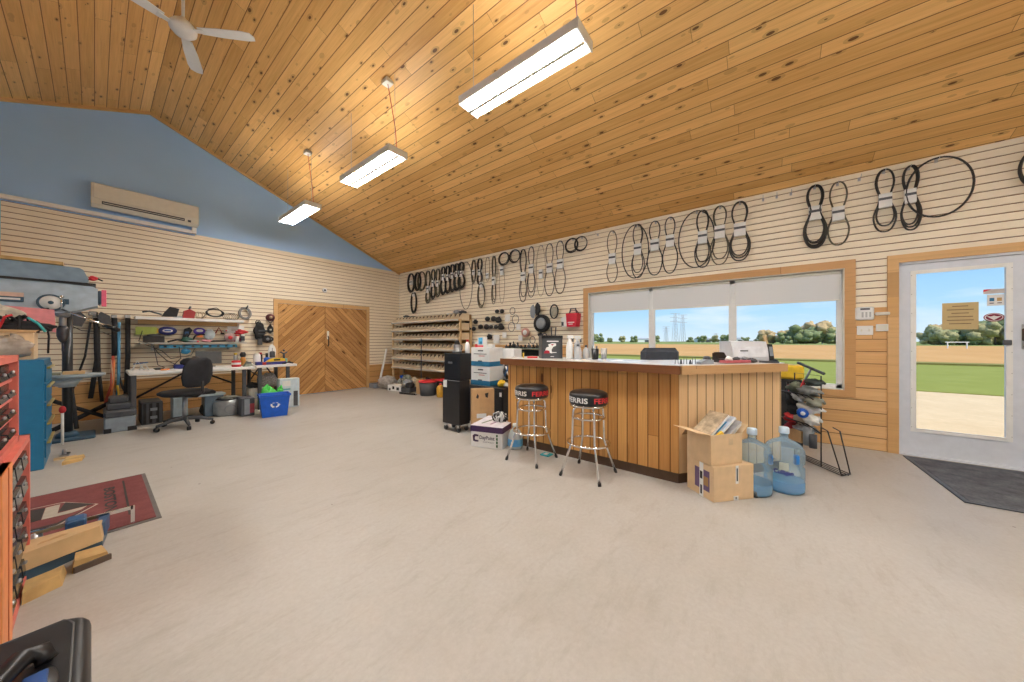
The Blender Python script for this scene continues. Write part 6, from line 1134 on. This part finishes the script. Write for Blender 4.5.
# ---------------- mats, wood and case on the floor ----------------
rm = thing('red_mat', 'dark red logo doormat on the floor at the left', 'mat', (0, 0, 0))
M_rmat = ground_mat('maroon_pile', (.17, .055, .055), (.24, .085, .08), (.10, .035, .035), 9)
MB().m(M_rmat).prism([(-1.35, 3.37), (.265, 3.37), (.265, 4.54), (-1.35, 4.54)], 'z', .002, .012).build('carpet', None, rm)
MB().m(mat('mat_rubber_grey', (.13, .12, .11), .7)).prism([(-1.38, 3.34), (.29, 3.34), (.29, 4.57), (-1.38, 4.57)], 'z', .001, .006).build('rubber_border', None, rm)
ink2 = mat('mat_ink_black', (.035, .03, .028), .9); bge = mat('mat_beige', (.42, .37, .30), .9)
# pointed emblem: beige outline, dark field, beige bar
def flat(pts, m, z): MB().m(m).prism(pts, 'z', z, z + .0008).build('emblem', None, rm)
flat([(-.95, 4.25), (-.27, 4.23), (-.144, 4.22), (.019, 3.966), (-.088, 3.81), (-.144, 3.715), (-.245, 3.705), (-.95, 3.70)], bge, .012)
flat([(-.94, 4.235), (-.27, 4.215), (-.15, 4.205), (.005, 3.966), (-.094, 3.82), (-.15, 3.73), (-.245, 3.722), (-.94, 3.72)], M_rmat, .0128)
flat([(-.136, 4.192), (.001, 3.985), (-.161, 3.994)], ink2, .0136)
flat([(-.22, 4.172), (-.158, 4.175), (-.162, 3.965), (-.224, 3.918)], bge, .0136)
flat([(-.30, 4.195), (-.222, 4.172), (-.226, 3.918), (-.30, 3.905)], ink2, .0136)
flat([(-.162, 3.968), (-.033, 3.98), (-.058, 3.928), (-.102, 3.903), (-.224, 3.911)], bge, .0144)
flat([(-.005, 3.963), (-.085, 3.854), (-.155, 3.765), (-.90, 3.748), (-.90, 3.722), (-.152, 3.730), (-.09, 3.822)], ink2, .0144)
text('BOSTON', ink2, rm, Matrix.Translation((.045, 4.33, .0125)) @ Matrix.Rotation(R(-90), 4, 'Z'), w=.62, h=.06, bold=.03)
MB().m(ink2).prism([(.148, 3.55), (.16, 3.55), (.16, 4.45), (.148, 4.45)], 'z', .012, .0128).build('stripe', None, rm)
# clamp with wood block
item('bar_clamp', 'silver bar clamp lying on the near edge of the red mat', 'clamp', -.10, 3.38, .014, [('clamp_bar', lambda b: b.m(M_chrome).box(-.15, .26, -.008, .008, .09, .11).box(.25, .268, -.008, .008, .0, .11)), ('clamp_jaw', lambda b: b.m(M_bluem).box(-.01, .07, -.05, .05, .03, .13, .01)), ('clamp_head', lambda b: b.m(M_steel).lathe([(.03, 0), (.035, .02), (.03, .10)], 12, (-.12, .02, .0)).m(M_bluem).box(-.22, -.14, -.04, .06, 0, .09, .01))])
item('blue_cradle', 'dark blue metal cradle under the wood block on the floor', 'cradle', -.10, 3.18, 0, [('cradle', lambda b: b.m(M_pressd).prism([(-.12, -.18), (.13, -.02), (.15, .14), (-.12, .10)], 'z', 0, .05)), ('cradle_lip', lambda b: b.m(M_bluem).prism([(.10, .0), (.14, .01), (.16, .14), (.12, .13)], 'z', .05, .13))])
item('wood_block', 'pale split pine board resting on the blue cradle', 'board', -.09, 3.14, .052, [('board', lambda b: b.m(M_wood).loft([[(-.14, -.13, 0), (.12, -.03, 0), (.13, .10, 0), (-.14, .07, 0)], [(-.14, -.12, .09), (.11, -.02, .09), (.12, .09, .085), (-.14, .06, .09)]], False)), ('split', lambda b: b.m(M_card).prism([(-.1, -.05), (.0, -.01), (-.02, .01), (-.09, -.02)], 'z', .0905, .0915))])
item('firewood_piece', 'yellowish wood offcut on the floor nearest the red cabinet', 'offcut', -.16, 2.88, 0, [('offcut', lambda b: b.m(M_woody).loft([[(-.05, -.13, 0), (.06, -.07, 0), (.07, .07, 0), (-.05, .03, 0)], [(-.05, -.12, .05), (.05, -.06, .055), (.06, .06, .05), (-.05, .02, .05)]], False)), ('bark', lambda b: b.m(M_bark).box(-.051, -.05, -.1, .0, .0, .045))])
item('firewood_piece', 'wedge-shaped wood offcut right of the first one on the floor', 'offcut', -.015, 2.97, 0, [('offcut', lambda b: b.m(M_woody).loft([[(-.06, -.06, 0), (.07, -.02, 0), (.06, .07, 0), (-.06, .06, 0)], [(-.05, -.05, .06), (.06, -.01, .04), (.04, .06, .06), (-.05, .05, .065)]], False)), ('bark', lambda b: b.m(M_bark).prism([(-.05, -.07), (.075, -.035), (.07, -.022), (-.055, -.058)], 'z', 0, .03))])
item('wood_strips', 'pale wood offcut on the floor at the corner of the blue cabinet', 'offcut', -.16, 5.62, 0, [('offcut', lambda b: b.m(M_woody).loft([[(-.04, -.1, 0), (.08, -.04, 0), (.10, .14, 0), (-.02, .12, 0)], [(-.04, -.1, .03), (.08, -.04, .025), (.09, .13, .03), (-.02, .11, .03)]], False)), ('second_strip', lambda b: b.m(M_wood).box(-.1, .04, .18, .22, 0, .02))])
item('small_bracket', 'small steel bracket on the floor behind the pale offcut', 'bracket', -.20, 5.95, 0, [('bracket', lambda b: b.m(M_steel).box(-.03, .03, -.04, .04, 0, .02).cyl((0, 0, .02), (0, .02, .07), .015)), ('nut', lambda b: b.m(M_dgrey).lathe([(.02, .02), (.02, .035)], 6, (.02, .02, 0)))])
bc2 = thing('black_case', 'black soft tool case with a handle at the bottom left corner of the photo', 'case', (0, 0, 0))
M_case = mat('case_black', (.012, .013, .015), .38, var=.6, scale=9)
MB().m(M_case).rbox(-.62, -.006, 1.10, 1.79, 0, .35, .07, .03).build('case_body', None, bc2)
MB().m(mat('case_seam', (.10, .10, .10), .5)).tube([(-.55, 1.765, .350), (-.06, 1.765, .350), (-.05, 1.752, .350), (-.04, 1.72, .350), (-.04, 1.2, .350)], .0025, 5).build('seam', None, bc2)
hn = MB().m(M_black).tube([(-.20, 1.40, .35), (-.19, 1.42, .385), (-.12, 1.56, .395), (-.09, 1.58, .38), (-.08, 1.56, .36)], [.02, .022, .024, .022, .02], 10).build('handle', None, bc2)
MB().m(M_black).lathe([(.12, .345), (.11, .354), (.02, .356)], 24, (-.12, 1.47, 0), sx=.55).build('handle_recess', None, bc2)
MB().m(mat('case_latch_blue', (.03, .08, .25), .4)).box(-.115, -.075, 1.44, 1.52, .356, .364, .003).m(M_yellow).box(-.145, -.115, 1.45, 1.50, .357, .368, .003).m(M_dgrey).box(-.138, -.122, 1.462, 1.488, .368, .3695).build('latch', None, bc2)
